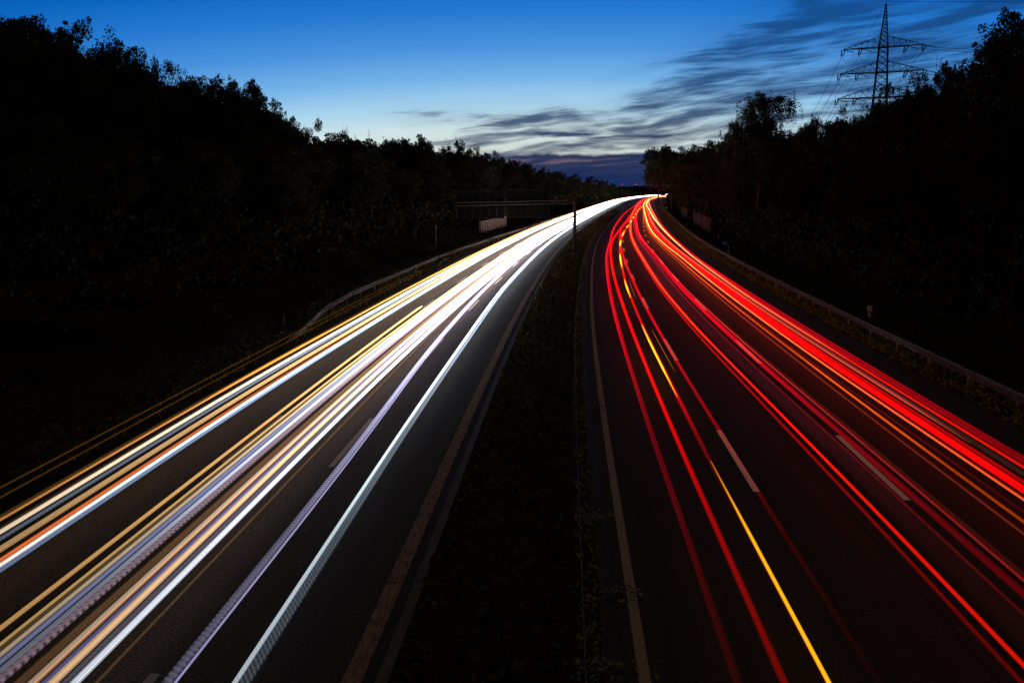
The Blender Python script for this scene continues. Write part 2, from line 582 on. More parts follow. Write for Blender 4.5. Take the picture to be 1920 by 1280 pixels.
def build_ground():
    V = [(-3000, -400, -0.10), (3500, -400, -0.10), (3500, 7000, -0.10), (-3000, 7000, -0.10)]
    structure(link_mesh('ground', V, [(0, 1, 2, 3)], M_SOIL))
    ss = s_steps(-70, 1450, 0.03, 2.0, 8.0)
    # two carriageways
    structure(sweep('road', [(-0.32, 0.0), (3, 0.0), (6, 0.0), (9, 0.0), (13.35, -0.01)], ss, M_ASPH))
    structure(sweep('road', [(-14.75, -0.01), (-11, 0.0), (-8, 0.0), (-4.42, 0.0)], ss, M_ASPH))
    # left carriageway: rough worn edge line, gutter and kerb against the central reserve
    structure(sweep('edge_line', [(-4.76, 0.006), (-4.44, 0.006)], ss, M_WORN))
    structure(sweep('gutter', [(-4.42, -0.004), (-4.22, -0.035)], ss, M_GUTTER))
    structure(sweep('kerb', [(-4.22, -0.04), (-4.215, 0.035), (-4.02, 0.04), (-4.0, -0.05)], ss, M_KERB))
    # right carriageway: edge line, narrow concrete gutter
    structure(sweep('edge_line', [(-0.09, 0.006), (0.10, 0.006)], ss, M_OLDPAINT))
    structure(sweep('gutter', [(-0.62, 0.0), (-0.48, -0.02), (-0.325, 0.004)], ss, M_GUTTER))
    structure(sweep('edge_line', [(11.02, 0.0), (11.27, 0.0)], ss, M_OLDPAINT))
    structure(sweep('edge_line', [(-14.20, 0.002), (-14.02, 0.002)], ss, M_OLDPAINT))
    # broken lane lines
    for d, s0, ln, per in ((3.61, 22.0, 6.0, 17.95), (7.22, 21.6, 6.0, 17.95), (-7.78, 23.4, 5.4, 16.3), (-10.92, 23.6, 5.4, 16.3)):
        V, F, UV = [], [], []
        s = s0 - 4 * per
        while s < 900:
            seg = [s, s + ln / 3, s + 2 * ln / 3, s + ln]
            b = len(V)
            for q in seg:
                for dd in (-0.085, 0.085):
                    V.append(tuple(road(q, d + dd, 0.007)))
                    UV.append((q, dd))
            for i in range(3):
                a = b + 2 * i
                F.append((a, a + 1, a + 3, a + 2))
            s += per
        structure(link_mesh('lane_line', V, F, M_PAINT if d > 0 else M_LEFTPAINT, uvs=UV))
    # verges: soft banks rising a little towards the trees, and the hollow of the central reserve
    structure(sweep('verge', [(13.33, -0.02), (14.2, 0.02), (16, 0.05), (20, 0.5), (30, 1.6), (60, 1.8)], s_steps(-70, 900, 0.05, 4, 14), M_SOIL))
    structure(sweep('verge', [(-60, 1.6), (-32, 1.3), (-22, 0.5), (-17, 0.0), (-15.4, -0.03), (-14.73, -0.02)], s_steps(-70, 900, 0.05, 4, 14), M_SOIL))
    structure(sweep('central_reserve', [(-4.0, -0.02), (-3.4, -0.10), (-2.4, -0.22), (-1.4, -0.10), (-0.61, -0.02)], ss, M_SOIL))


build_ground()


# ------------------------------------------------------------------ foliage
def quads_mesh(name, C, N, size, mat, aspect=0.6, parent=None):
    """many small leaf faces: centres C, normals N"""
    n = len(C)
    T = rng.normal(size=(n, 3))
    N = N / (np.linalg.norm(N, axis=1, keepdims=True) + 1e-9)
    T -= N * (T * N).sum(1, keepdims=True)
    T /= np.linalg.norm(T, axis=1, keepdims=True) + 1e-9
    B = np.cross(N, T)
    sz = (size * rng.uniform(0.6, 1.35, n))[:, None] if np.isscalar(size) else size[:, None]
    P = np.stack([C - T * sz, C + B * sz * aspect, C + T * sz, C - B * sz * aspect], axis=1).reshape(-1, 3)
    me = bpy.data.meshes.new(name)
    me.vertices.add(n * 4)
    me.vertices.foreach_set('co', P.astype(np.float32).ravel())
    me.loops.add(n * 4)
    me.loops.foreach_set('vertex_index', np.arange(n * 4, dtype=np.int32))
    me.polygons.add(n)
    me.polygons.foreach_set('loop_start', np.arange(0, n * 4, 4, dtype=np.int32))
    me.polygons.foreach_set('loop_total', np.full(n, 4, dtype=np.int32))
    me.materials.append(mat)
    me.update(calc_edges=True)
    me.validate()
    return me


def crown_mesh(kind, seed):
    """unit tree: height 1 is the top, crown in units of tree height"""
    global rng
    r0 = rng
    rng = np.random.default_rng(seed)
    pts = []
    H = 20.0
    trunk = MB()
    lean = rng.uniform(-0.6, 0.6, 2)
    top_h = {'round': 0.8, 'broad': 0.72, 'birch': 0.93, 'shoots': 0.7, 'far': 0.8}[kind] * H
    base = Vector((0, 0, -0.4))
    spine = [base, Vector((lean[0] * 0.3, lean[1] * 0.3, top_h * 0.35)), Vector((lean[0], lean[1], top_h * 0.7)), Vector((lean[0] * 1.5, lean[1] * 1.5, top_h))]
    trunk.path(spine, 0.34, 7, 0.08)
    limbs = []
    nl = {'round': 17, 'broad': 20, 'birch': 22, 'shoots': 14, 'far': 12}[kind]
    for i in range(nl):
        t = 0.24 + 0.74 * (i + rng.uniform(0, 1)) / nl
        z = top_h * t
        p = Vector((lean[0] * t, lean[1] * t, z))
        ang = i * 2.4 + rng.uniform(-0.5, 0.5)
        if kind == 'broad':
            L = H * 0.36 * (1.05 - 0.55 * abs(t - 0.55)) * rng.uniform(0.7, 1.15)
            up = 0.35 + 0.5 * t
        elif kind == 'birch':
            L = H * 0.30 * (1.15 - 0.6 * t) * rng.uniform(0.7, 1.2)
            up = 0.9
        elif kind == 'shoots':
            L = H * 0.30 * rng.uniform(0.6, 1.1)
            up = 0.9
        else:
            L = H * 0.27 * (1.1 - 0.6 * abs(t - 0.5)) * rng.uniform(0.65, 1.15)
            up = 0.45 + 0.6 * t
        dv = Vector((math.cos(ang), math.sin(ang), up)).normalized()
        q = p + dv * L
        mid = p.lerp(q, 0.5) + Vector((0, 0, -0.06 * L))
        trunk.path([p, mid, q], 0.11, 4, 0.025)
        limbs.append((p, mid, q, L))
    def ball(c, rad, n, flat=0.75):
        v = rng.normal(size=(n, 3))
        v /= np.linalg.norm(v, axis=1, keepdims=True)
        v *= (rng.uniform(0, 1, n) ** 0.45)[:, None] * np.array([rad, rad, rad * flat])
        return np.asarray(c) + v
    C, S = [], []
    LS = {'round': 0.115, 'broad': 0.115, 'birch': 0.085, 'shoots': 0.105, 'far': 0.24}[kind]
    dens = {'round': 1.7, 'broad': 1.45, 'birch': 0.8, 'shoots': 1.4, 'far': 0.5}[kind]

    def put(P, sz):
        C.append(P)
        S.append(np.full(len(P), sz) * rng.uniform(0.6, 1.3, len(P)))
    if kind in ('birch', 'shoots'):
        clumps = []
        for p, mid, q, L in limbs:
            for j in range(7):
                t = rng.uniform(0.38, 1.02)
                b = (mid.lerp(q, (t - 0.5) * 2) if t > 0.5 else p.lerp(mid, t * 2))
                d = rng.normal(size=3)
                d[2] = abs(d[2]) * 0.6
                d /= np.linalg.norm(d)
                clumps.append((np.array(b) + d * L * rng.uniform(0.03, 0.24), rng.uniform(0.55, 1.25) * (L / 5.0) ** 0.5))
    else:
        # rounded masses of leaves spread over an uneven dome
        cz, rx, rz_ = {'round': (0.60, 5.4, 7.3), 'broad': (0.64, 6.6, 5.6), 'far': (0.58, 5.6, 7.4)}[kind]
        clumps = []
        bump = rng.uniform(0, 6.28, 3)
        for i in range({'round': 84, 'broad': 66, 'far': 42}[kind]):
            v = rng.normal(size=3)
            v /= np.linalg.norm(v)
            if v[2] < -0.45:
                v[2] = -v[2]
            az_ = math.atan2(v[1], v[0])
            lump = 1 + 0.16 * math.sin(2 * az_ + bump[0]) + 0.10 * math.sin(5 * az_ + bump[1] + 3 * v[2])
            f = rng.uniform(0.62, 0.96) * lump
            v = np.sign(v) * np.abs(v) ** np.array([0.9, 0.9, 0.62])
            c = np.array([v[0] * rx * f, v[1] * rx * f, cz * H + v[2] * rz_ * f * rng.uniform(0.9, 1.04)])
            rad = rng.uniform(0.75, 1.75) * (1.25 - 0.35 * f)
            clumps.append((c, rad))
            if i % 3 == 0:
                b0 = Vector((0, 0, max(3.0, c[2] * 0.55)))
                trunk.path([b0, b0.lerp(Vector(c), 0.55) + Vector((0, 0, 0.4)), Vector(c)], 0.09, 4, 0.02)
    for c, rad in clumps:
        if kind == 'birch':
            for _ in range(6):
                cc = c + rng.normal(size=3) * rad * 0.7
                m = 52
                tt = rng.uniform(0, 1, m)
                ln = rng.uniform(0.7, 2.2)
                put(cc + np.stack([rng.normal(size=m) * 0.12, rng.normal(size=m) * 0.12, -tt * ln], 1), LS)
            put(ball(c, rad * 0.9, 150), LS)
            continue
        put(ball(c, rad, int(210 * dens * rad)), LS)
        # smaller sprays break the outline
        for _ in range(3 if kind != 'far' else 1):
            v = rng.normal(size=3)
            v[2] = abs(v[2])
            v /= np.linalg.norm(v)
            put(ball(c + v * rad * rng.uniform(0.75, 1.15), rad * rng.uniform(0.18, 0.38), int(34 * dens), 1.0), LS * 0.9)
        if kind == 'shoots' and rng.uniform() < 0.6:
            for _ in range(2):
                m = 26
                tt = rng.uniform(0, 1, m)
                dd = np.array([rng.normal() * 0.22, rng.normal() * 0.22, 1.0])
                put(c + dd * (tt * rng.uniform(1.0, 2.4))[:, None] + rng.normal(size=(m, 3)) * 0.11, LS)
    # the leafy heart of the crown
    ctr = np.array([lean[0] * 0.6, lean[1] * 0.6, H * 0.56])
    dims = {'round': (4.0, 4.0, 6.0), 'broad': (4.4, 4.4, 4.0), 'birch': (2.2, 2.2, 5.0), 'shoots': (4.0, 4.0, 4.3), 'far': (4.2, 4.2, 6.0)}[kind]
    nh = {'round': 2300, 'broad': 1700, 'birch': 600, 'shoots': 1500, 'far': 1000}[kind]
    v = rng.normal(size=(nh, 3))
    v /= np.linalg.norm(v, axis=1, keepdims=True)
    v *= (rng.uniform(0, 1, nh) ** 0.4)[:, None]
    put(ctr + v * np.array(dims), 0.34 if kind != 'birch' else 0.2)
    C = np.concatenate(C)
    size = np.concatenate(S)
    zmax = np.percentile(C[:, 2], 99.3)
    N = rng.normal(size=C.shape)
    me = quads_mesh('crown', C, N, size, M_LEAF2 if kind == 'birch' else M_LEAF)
    tm = bpy.data.meshes.new('trunk')
    tm.from_pydata(trunk.v, [], trunk.f)
    tm.materials.append(M_BARK)
    rng = r0
    w = np.percentile(np.abs(C[:, 0]), 98)
    return me, tm, zmax, w


VARS = {}
for kd, sds in (('round', (11, 12, 13, 14)), ('broad', (21, 22, 23)), ('birch', (31,)), ('shoots', (41, 42)), ('far', (51, 52, 53))):
    VARS[kd] = [crown_mesh(kd, s) for s in sds]


def ground_z(x, y):
    return 0.9


def tree(pos, height, kind, label, group=None, width=1.0, rz=None, cat='tree', name='tree'):
    vs = VARS[kind]
    cm, tm, zmax, w = vs[random.randrange(len(vs))]
    sz = height / zmax
    e = empty(name, pos, label, cat, group, random.uniform(0, 6.28) if rz is None else rz)
    e.scale = (sz * width, sz * width, sz)
    c = bpy.data.objects.new('crown', cm)
    t = bpy.data.objects.new('trunk', tm)
    for o in (c, t):
        COL.objects.link(o)
        o.parent = e
    return e


def bearing(px, dist):
    """ground point at a distance along the viewing direction, for a horizontal position given as tangent"""
    return px * dist, dist


# the skyline, tree by tree: (tangent of bearing, distance, tree top height, kind, width, label)
def T(px):
    return (px - 960) / 1700.0


def hgt(y, D):
    v = (640 - y) / 1700.0
    c, s = math.cos(PITCH), math.sin(PITCH)
    return CAM_H + (-s + v * c) / (c + v * s) * D


def skytree(px, ytop, D, kind, width, label, name='tree'):
    v = (640 - ytop) / 1700.0
    c, s = math.cos(PITCH), math.sin(PITCH)
    x = T(px) / (c + v * s) * D
    z0 = 1.0
    return tree((x, D, z0), hgt(ytop, D) - z0, kind, label, None, width, name=name)


SKY_L = [
    (-70, 36, 66, 'broad', 0.92, 'huge dark tree cut off by the left edge of the view'),
    (5, 38, 68, 'round', 1.00, 'highest dark tree on the left skyline, beside the left edge of the view'),
    (62, 50, 72, 'round', 0.95, 'dense black tree second from the left on the high left skyline'),
    (182, 64, 78, 'broad', 0.76, 'airy tree with sky showing through its crown, right of the highest trees on the left'),
    (222, 104, 84, 'round', 0.52, 'small crown under the right side of the airy tree on the left'),
    (252, 122, 88, 'shoots', 0.34, 'thin sprig-topped tree in the notch of the left skyline'),
    (290, 130, 90, 'round', 0.83, 'tree with ragged top just right of the notch in the left skyline'),
    (345, 144, 94, 'broad', 0.76, 'loose-topped tree in the upper left skyline, between two denser crowns'),
    (395, 156, 97, 'round', 0.80, 'low rounded tree before the tall knob-shaped crown on the left'),
    (444, 153, 102, 'round', 0.71, 'tall knob-shaped crown standing up from the sloping left skyline'),
    (488, 192, 108, 'round', 0.85, 'rounded tree on the shoulder right of the knob-shaped crown'),
    (522, 222, 112, 'round', 0.69, 'tree with feathery edge sloping down toward the road on the left'),
    (556, 232, 120, 'shoots', 0.62, 'small tree with one forked sprig rising above the left slope'),
    (584, 262, 126, 'round', 0.57, 'last low crown before the dip in the left skyline'),
    (640, 272, 150, 'round', 0.69, 'low bushy tree in the dip of the left skyline'),
    (676, 252, 165, 'shoots', 0.85, 'spiky-topped tree right of the dip in the left skyline'),
    (712, 268, 172, 'broad', 0.70, 'flat-topped tree between the spiky tree and the round dome'),
    (778, 256, 185, 'round', 0.80, 'round dome-shaped tree in the middle of the left skyline'),
    (742, 263, 190, 'round', 0.84, 'small crown leaning on the left of the dome-shaped tree'),
    (820, 270, 200, 'shoots', 0.73, 'prickly low tree just right of the dome-shaped tree'),
    (860, 268, 215, 'shoots', 0.79, 'narrow tree with upright twigs above the sign gantry'),
    (884, 279, 230, 'round', 0.84, 'small rounded tree right of the narrow twiggy one'),
    (918, 287, 250, 'round', 0.98, 'low even dome behind the right end of the gantry'),
    (950, 297, 275, 'round', 0.98, 'tree where the left skyline meets the dark cloud bank'),
    (985, 308, 310, 'far', 0.9, 'small far tree left of the post, under the cloud bank'),
    (1015, 315, 350, 'far', 0.9, 'far tree just left above the gantry post'),
    (1045, 322, 390, 'far', 1.0, 'far low tree straight above the gantry post'),
    (1078, 327, 440, 'far', 1.0, 'far tree right of the gantry post'),
    (1108, 331, 500, 'far', 1.1, 'far tree with a small hump on the lowering left skyline'),
    (1130, 338, 580, 'far', 1.2, 'distant tree halfway down to the end of the left skyline'),
    (1148, 344, 680, 'far', 1.2, 'distant tree at the low end of the left skyline'),
]
for a in SKY_L:
    skytree(*a)

SKY_R = [
    (2010, 70, 52, 'broad', 0.69, 'big dark tree cut off by the right edge of the view'),
    (1990, 16, 60, 'round', 1.05, 'tall tree with drooping fronds against the sky at the upper right'),
    (1872, 118, 64, 'broad', 0.63, 'lower crown hanging left from the tall tree at the upper right'),
    (1834, 130, 70, 'shoots', 0.5, 'thin leafy shoots left of the tall upper right tree'),
    (1790, 142, 76, 'shoots', 0.5, 'bush-like tree with separate upright shoots, middle of the right skyline'),
    (1740, 150, 84, 'round', 0.77, 'rounded tree directly right of the electricity pylon'),
    (1700, 168, 90, 'round', 0.77, 'crown that hides the foot of the pylon on its right'),
    (1655, 200, 98, 'round', 0.84, 'dense dark tree hiding the foot of the pylon'),
    (1612, 206, 104, 'broad', 0.56, 'dense tree whose left edge stops just left of the pylon'),
    (1580, 232, 112, 'round', 0.84, 'low crown in the gap between pylon and parasol-shaped tree'),
    (1540, 226, 118, 'broad', 0.68, 'small flat parasol-shaped tree between birch and pylon'),
    (1500, 248, 126, 'round', 0.77, 'low scrubby tree right beside the foot of the birch'),
    (1428, 182, 132, 'birch', 1.25, 'tall birch with hanging twigs standing alone above the right tree line'),
    (1392, 232, 136, 'birch', 1.0, 'shorter birch leaning on the left of the tall birch'),
    (1465, 252, 134, 'round', 0.84, 'dense low tree under the right side of the tall birch'),
    (1378, 256, 150, 'round', 0.84, 'dark low crown left of the two birches'),
    (1345, 268, 170, 'round', 0.91, 'crown halfway between the birch and the overhanging tree'),
    (1318, 272, 200, 'round', 0.98, 'low tree right of the overhanging tree at the road bend'),
    (1292, 284, 240, 'round', 1.04, 'dark tree next to the overhanging tree, a little lower'),
    (1262, 279, 330, 'round', 1.21, 'right half of the dark clump where the road bends away'),
    (1236, 276, 400, 'round', 1.10, 'tree leaning out over the far end of the road'),
    (1222, 304, 440, 'far', 0.75, 'lower crown on the left face of the clump at the road bend'),
]
for a in SKY_R:
    skytree(*a)

# the closed canopy just behind the skyline trees: its height follows the slope of the wood
CAN_L = [(0, 40), (60, 44), (110, 66), (200, 92), (255, 132), (330, 146), (400, 158), (470, 176), (510, 204), (545, 236), (600, 276), (612, 284), (650, 268),
         (690, 256), (740, 272), (790, 262), (815, 280), (860, 282), (930, 294), (1000, 314), (1060, 324), (1120, 338)]
CAN_R = [(1255, 286), (1290, 288), (1345, 272), (1380, 262), (1490, 254), (1545, 238), (1600, 228), (1640, 206), (1690, 178), (1740, 164), (1800, 154), (1850, 132), (1930, 104)]


def canopy(pts, x0, x1, step, dist, side):
    x = x0
    while x < x1:
        D = float(np.interp(x, [p[0] for p in dist], [p[1] for p in dist]))
        hw = 4.2 / D * 1700
        y = max(float(np.interp(x + q * hw, [p[0] for p in pts], [p[1] for p in pts])) for q in (-0.7, 0, 0.7)) + random.uniform(2, 8)
        v = (640 - y) / 1700.0
        c, s_ = math.cos(PITCH), math.sin(PITCH)
        tree((T(x) / (c + v * s_) * D, D, 0.8), hgt(y, D) - 0.8, 'round' if D < 220 else 'far',
             'black tree in the closed canopy just under the skyline, %s of the road' % side, 'canopy trees of the %s wood' % side, 0.95)
        x += step * hw


canopy(CAN_L, -20, 1110, 0.62, [(0, 72), (250, 92), (450, 108), (600, 135), (700, 180), (850, 225), (1000, 340), (1120, 520)], 'left')
canopy(CAN_R, 1262, 1925, 0.62, [(1250, 300), (1300, 250), (1345, 185), (1425, 142), (1545, 124), (1655, 104), (1740, 90), (1850, 74), (1930, 66)], 'right')

# the nearer, lower trees of the wood on both sides: nothing tells them apart in the dark
for i in range(26):
    s = 18 + i * 9.5 + i * i * 0.35
    p = road(s, -24.5 - random.uniform(0, 5) - 0.01 * s, 0.9)
    lim = {0: 0}
    h = random.uniform(9.5, 12.5)
    tree(tuple(p), h, 'round' if i % 3 else 'broad', 'black low tree of the unlit wood left of the road', 'low trees of the dark wood on the left', random.uniform(1.0, 1.3))
for i in range(24):
    s = 22 + i * 9.0 + i * i * 0.42
    p = road(s, 23.0 + random.uniform(0, 3.5), 1.0)
    h = random.uniform(8.5, 10.5)
    tree(tuple(p), h, 'round' if i % 3 else 'broad', 'black low tree of the unlit wood right of the road', 'low trees of the dark wood on the right', random.uniform(0.95, 1.2))


def strip_points(n, s0, s1, d0, d1, pw=1.6):
    """random road coordinates, denser near the camera"""
    t = rng.uniform(0, 1, n) ** pw
    s = s0 + (s1 - s0) * t
    d = rng.uniform(d0, d1, n)
    x = np.interp(s, RS, RX)
    y = np.interp(s, RS, RY)
    a = np.interp(s, RS, RT)
    return s, d, x + d * np.cos(a), y - d * np.sin(a)


def woodland(d0, d1, n, zf):
    """the unlit mass of undergrowth below the trees, one object"""
    s, d, x, y = strip_points(n, 5, 1000, d0, d1, 1.5)
    z = rng.uniform(0, 1, n) * zf(s, d)
    C = np.stack([x, y, z + 0.3], 1)
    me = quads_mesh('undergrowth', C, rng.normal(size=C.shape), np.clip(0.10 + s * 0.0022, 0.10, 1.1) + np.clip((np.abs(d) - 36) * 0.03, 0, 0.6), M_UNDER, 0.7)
    o = bpy.data.objects.new('undergrowth', me)
    COL.objects.link(o)
    return tag(o, None, 'undergrowth', None, 'stuff')


u = woodland(-62, -23, 110000, lambda s, d: np.clip(3.5 + (-23 - d) * 0.55, 2, 15) * np.clip(1.25 - s / 900, 0.5, 1))
u['label'] = 'unlit mass of undergrowth below the trees left of the road'
u = woodland(18.6, 55, 110000, lambda s, d: np.clip(2.6 + (d - 18.6) * 0.6, 2, 11))
u['label'] = 'unlit mass of undergrowth below the trees right of the road'

# far wood closing the view at the end of the road
_n = 26000
_x = rng.uniform(-120, 900, _n)
_y = 1350 + rng.uniform(-60, 120, _n) + 0.12 * _x
_z = rng.uniform(0, 1, _n) * (11.5 + 2.2 * np.sin(_x * 0.021) + 1.6 * np.sin(_x * 0.063 + 1))
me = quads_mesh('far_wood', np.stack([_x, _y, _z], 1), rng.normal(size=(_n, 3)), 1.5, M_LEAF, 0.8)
o = bpy.data.objects.new('far_wood', me)
COL.objects.link(o)
tag(o, 'low far-off wood closing the view where the road disappears', 'wood', None, 'stuff')


def grass_strip(name, label, n, s0, s1, d0, d1, hf, mat, size, cat='grass', pw=1.6, lean=0.5):
    s, d, x, y = strip_points(n, s0, s1, d0, d1, pw)
    patch = 0.5 + 0.5 * np.sin(s * 0.9 + d * 3) * np.sin(s * 0.37 + 2)
    h = hf * (0.35 + patch) * rng.uniform(0.5, 1.2, n)
    C = np.stack([x, y, h * rng.uniform(0.1, 1, n)], 1)
    N = rng.normal(size=C.shape)
    N[:, 2] *= lean
    me = quads_mesh(name, C, N, np.full(n, size) * rng.uniform(0.6, 1.5, n) * (1 + s / 160), mat, 0.28)
    o = bpy.data.objects.new(name, me)
    COL.objects.link(o)
    tag(o, label, cat, None, 'stuff')
    return o


grass_strip('grass', 'dim grass growing under the right guardrail', 26000, 12, 420, 13.32, 15.3, 0.30, M_GRASS, 0.10)
grass_strip('grass', 'dark grass and weeds on the verge left of the road', 34000, 8, 420, -21, -15.0, 0.45, M_VERGE, 0.11)
grass_strip('grass', 'tall dark grass on the bank between the right guardrail and the wood', 42000, 8, 420, 15.3, 24, 0.7, M_UNDER, 0.13)
grass_strip('grass', 'rough dark grass on the bank at the foot of the left wood', 52000, 5, 420, -33, -20, 0.7, M_UNDER, 0.14)
grass_strip('ground_cover', 'brown brambles filling the hollow of the central reserve', 26000, 6, 300, -3.95, -1.2, 0.35, M_BRAMBLE, 0.09, 'ground cover')
o = grass_strip('weeds', 'green leafy weeds along the inner edge of the right carriageway', 5200, 8, 200, -1.05, -0.62, 0.42, M_WEED, 0.055, 'weeds', 1.5, 1.5)
# shrubs along the foot of the left wood, faintly lit from the road
for i in range(22):
    s = 14 + i * 5.5 + random.uniform(-1.5, 1.5)
    p = road(s, -19.5 + random.uniform(-2.2, 1.6), 0.1)
    n = 900
    h = random.uniform(1.0, 2.3)
    C = rng.normal(size=(n, 3)) * np.array([0.75, 0.75, 0.42]) * h * 0.55 + np.array([0, 0, h * 0.5])
    C[:, 2] = np.abs(C[:, 2])
    e = empty('shrub', tuple(p), 'scarcely lit shrub at the foot of the wood left of the road', 'shrub', 'shrubs along the left verge')
    me = quads_mesh('foliage', C, rng.normal(size=C.shape), 0.075, M_LEAF, 0.6)
    c = bpy.data.objects.new('foliage', me)
    COL.objects.link(c)
    c.parent = e
    st = MB()
    for q in range(5):
        a = q * 1.3
        st.path([(0, 0, -0.1), (math.cos(a) * 0.2 * h, math.sin(a) * 0.2 * h, h * 0.45), (math.cos(a) * 0.42 * h, math.sin(a) * 0.42 * h, h * 0.85)], 0.03, 4, 0.008)
    st.build('stem', M_BARK, e)
# weeds creeping over the gutter of the right carriageway
for s, dd in ((15.6, -0.30), (30.5, -0.42), (19.5, -0.62), (12.9, -0.7)):
    p = road(s, dd, 0.0)
    n = 90
    C = rng.normal(size=(n, 3)) * np.array([0.28, 0.10, 0.10]) + np.array([0, 0, 0.13])
    C[:, 2] = np.abs(C[:, 2])
    e = empty('weed', tuple(p), {15.6: 'leafy weed creeping across the gutter onto the inner edge line', 30.5: 'small yellowish weed touching the inner edge line farther up the road',
                                 19.5: 'bushy weed among the leaves beside the inner gutter', 12.9: 'pale-leaved weed nearest the viewer beside the inner gutter'}[s], 'weed')
    c = bpy.data.objects.new('leaves', quads_mesh('leaves', C, rng.normal(size=C.shape) + np.array([0, 0, 1.5]), 0.05, M_WEED, 0.6))
    COL.objects.link(c)
    c.parent = e
    MB().path([(-0.3, 0, 0.0), (0, 0.02, 0.12), (0.3, 0, 0.1)], 0.008, 4, 0.004).build('stem', M_BARK, e)


# ------------------------------------------------------------------ guardrails
def w_beam(d, side, top=0.75):
    """the folded profile of a steel guardrail, closed"""
    a = [(0.0, 0.0), (0.03, -0.02), (0.08, -0.05), (0.08, -0.10), (0.02, -0.14), (0.02, -0.17), (0.08, -0.21), (0.08, -0.26), (0.03, -0.29), (0.0, -0.31)]
    outer = [(d + side * x, top + z) for x, z in a]
    inner = [(d + side * (x - 0.012), top + z) for x, z in reversed(a)]
    return outer + inner


def guardrail(label, d, side, s0, s1, mat, post_mat, step=4.0, ramp=False, dfun=None, maxp=100):
    root = empty('guardrail', tuple(road(s0, d, 0)), label, 'guardrail')
    inv = Vector(root.location)
    ss = s_steps(s0 + (9 if ramp else 0), s1, 0.03, 1.3, 6)
    r = sweep('rail', w_beam(d, side), ss, mat, None, dfun, close=True)
    r.parent = root
    r.matrix_parent_inverse = Matrix.Translation(-inv)
    if ramp:   # the end bends down to the ground
        V, F = [], []
        pr = w_beam(d, side)
        m = len(pr)
        for i in range(8):
            t = i / 7
            s = s0 + 9 * t
            o = dfun(s) if dfun else 0
            drop = (1 - (3 * t * t - 2 * t ** 3)) * 0.62
            for dd, z in pr:
                V.append(tuple(road(s, dd + o, z - drop)))
        for i in range(7):
            for j in range(m):
                a, b = i * m + j, i * m + (j + 1) % m
                F.append((a, b, b + m, a + m))
        F.append(tuple(range(m - 1, -1, -1)))
        q = link_mesh('sloped_end', V, F, mat)
        q.parent = root
        q.matrix_parent_inverse = Matrix.Translation(-inv)
    pm = MB().box((0, 0, -0.36), 0.06, 0.10, 0.72 - 0.02)
    bm = MB().box((0.0, 0, 0), 0.10, 0.06, 0.12)
    pme = None
    s = s0 + (10 if ramp else 1.0)
    k = 0
    while s < s1 and k < maxp:
        o = dfun(s) if dfun else 0
        p = road(s, d + o - side * 0.055, 0.72)
        if pme is None:
            po = pm.build('post', post_mat)
            so = bm.build('spacer', post_mat)
            pme, sme = po.data, so.data
        else:
            po = bpy.data.objects.new('post', pme)
            COL.objects.link(po)
            so = bpy.data.objects.new('spacer', sme)
            COL.objects.link(so)
        po.parent = root
        po.location = p - inv
        po.rotation_euler = (0, 0, -heading(s))
        so.parent = po
        so.location = (side * 0.05, 0, -0.14)
        s += step
        k += 1
    return root


guardrail('grey steel guardrail on short posts along the right verge', 14.2, -1, 6, 380, M_STEEL, M_POST, 4.0)


def left_off(s):
    return float(np.interp(s, [0, 45, 60, 95, 165, 235, 400], [0, 0, -0.7, -0.4, 1.6, 1.9, 1.9]))


guardrail('steel guardrail on the left verge with its near end sloping down into the grass', -15.5, 1, 44, 420, M_STEEL, M_STEEL, 4.0, True, left_off)

# slim rail of the central reserve, overgrown
root = empty('median_barrier', tuple(road(4, -0.95, 0)), 'thin dark overgrown rail running through the central reserve', 'barrier')
b = MB()
b.path([road(s, -0.95, 0.55) - root.location for s in s_steps(2, 260, 0.03, 1.5, 6)], 0.014, 5)
b.build('rail', M_STEEL_DARK, root)
pm = None
for i in range(60):
    s = 4 + i * 4.0
    p = road(s, -0.95, 0.0) - root.location
    if pm is None:
        po = MB().box((0, 0, 0.26), 0.05, 0.05, 0.56).build('post', M_STEEL_DARK, root)
        pm = po.data
    else:
        po = bpy.data.objects.new('post', pm)
        COL.objects.link(po)
        po.parent = root
    po.location = p


# ------------------------------------------------------------------ roadside posts and signs
def delineator(s, d, label, group=None, h=1.0, bright=True):
    e = empty('reflector_post', tuple(road(s, d, 0.02)), label, 'reflector post', group, -heading(s))
    MB().bar((0, 0, 0), (0, 0, h * 0.72), 0.06, 6, 0.055).bar((0, 0, h * 0.88), (0, 0, h), 0.055, 6, 0.03).build('body', M_WHITE, e)
    MB().bar((0, 0, h * 0.72), (0, 0, h * 0.88), 0.056, 6).build('black_band', M_BLACK, e)
    MB().box((0, -0.058, h * 0.80), 0.05, 0.012, 0.12).build('reflector', M_REFLECT, e)
    return e


for s, d, lb in ((107, 15.5, 'white reflector post beside the small blue sign'), (146, 15.4, 'bright reflector post before the slatted barrier'),
                 (176, 15.2, 'small reflector post right under the slatted barrier'), (255, 14.9, 'reflector post left of the slatted barrier, last before the row of tiny ones'),
                 (134, 17.3, 'dim thin post above the small blue sign')):
    delineator(s, d, lb)
for i, s in enumerate((345, 375, 410, 460, 520, 600)):
    delineator(s, 14.9, 'tiny far reflector post in the row beside the guardrail at the road bend', 'far reflector posts at the bend', 1.1)

e = empty('kilometre_marker', tuple(road(49, 14.75, 0.0)), 'pale little plate on a post right behind the right guardrail', 'marker', None, -heading(49))
MB().box((0, 0, 0.42), 0.07, 0.07, 0.84).build('post', M_STEEL, e)
MB().box((0, -0.01, 0.93), 0.13, 0.03, 0.2).box((0, -0.01, 1.08), 0.06, 0.025, 0.12).box((0, -0.01, 1.28), 0.26, 0.03, 0.30).build('plate', M_WHITE, e)

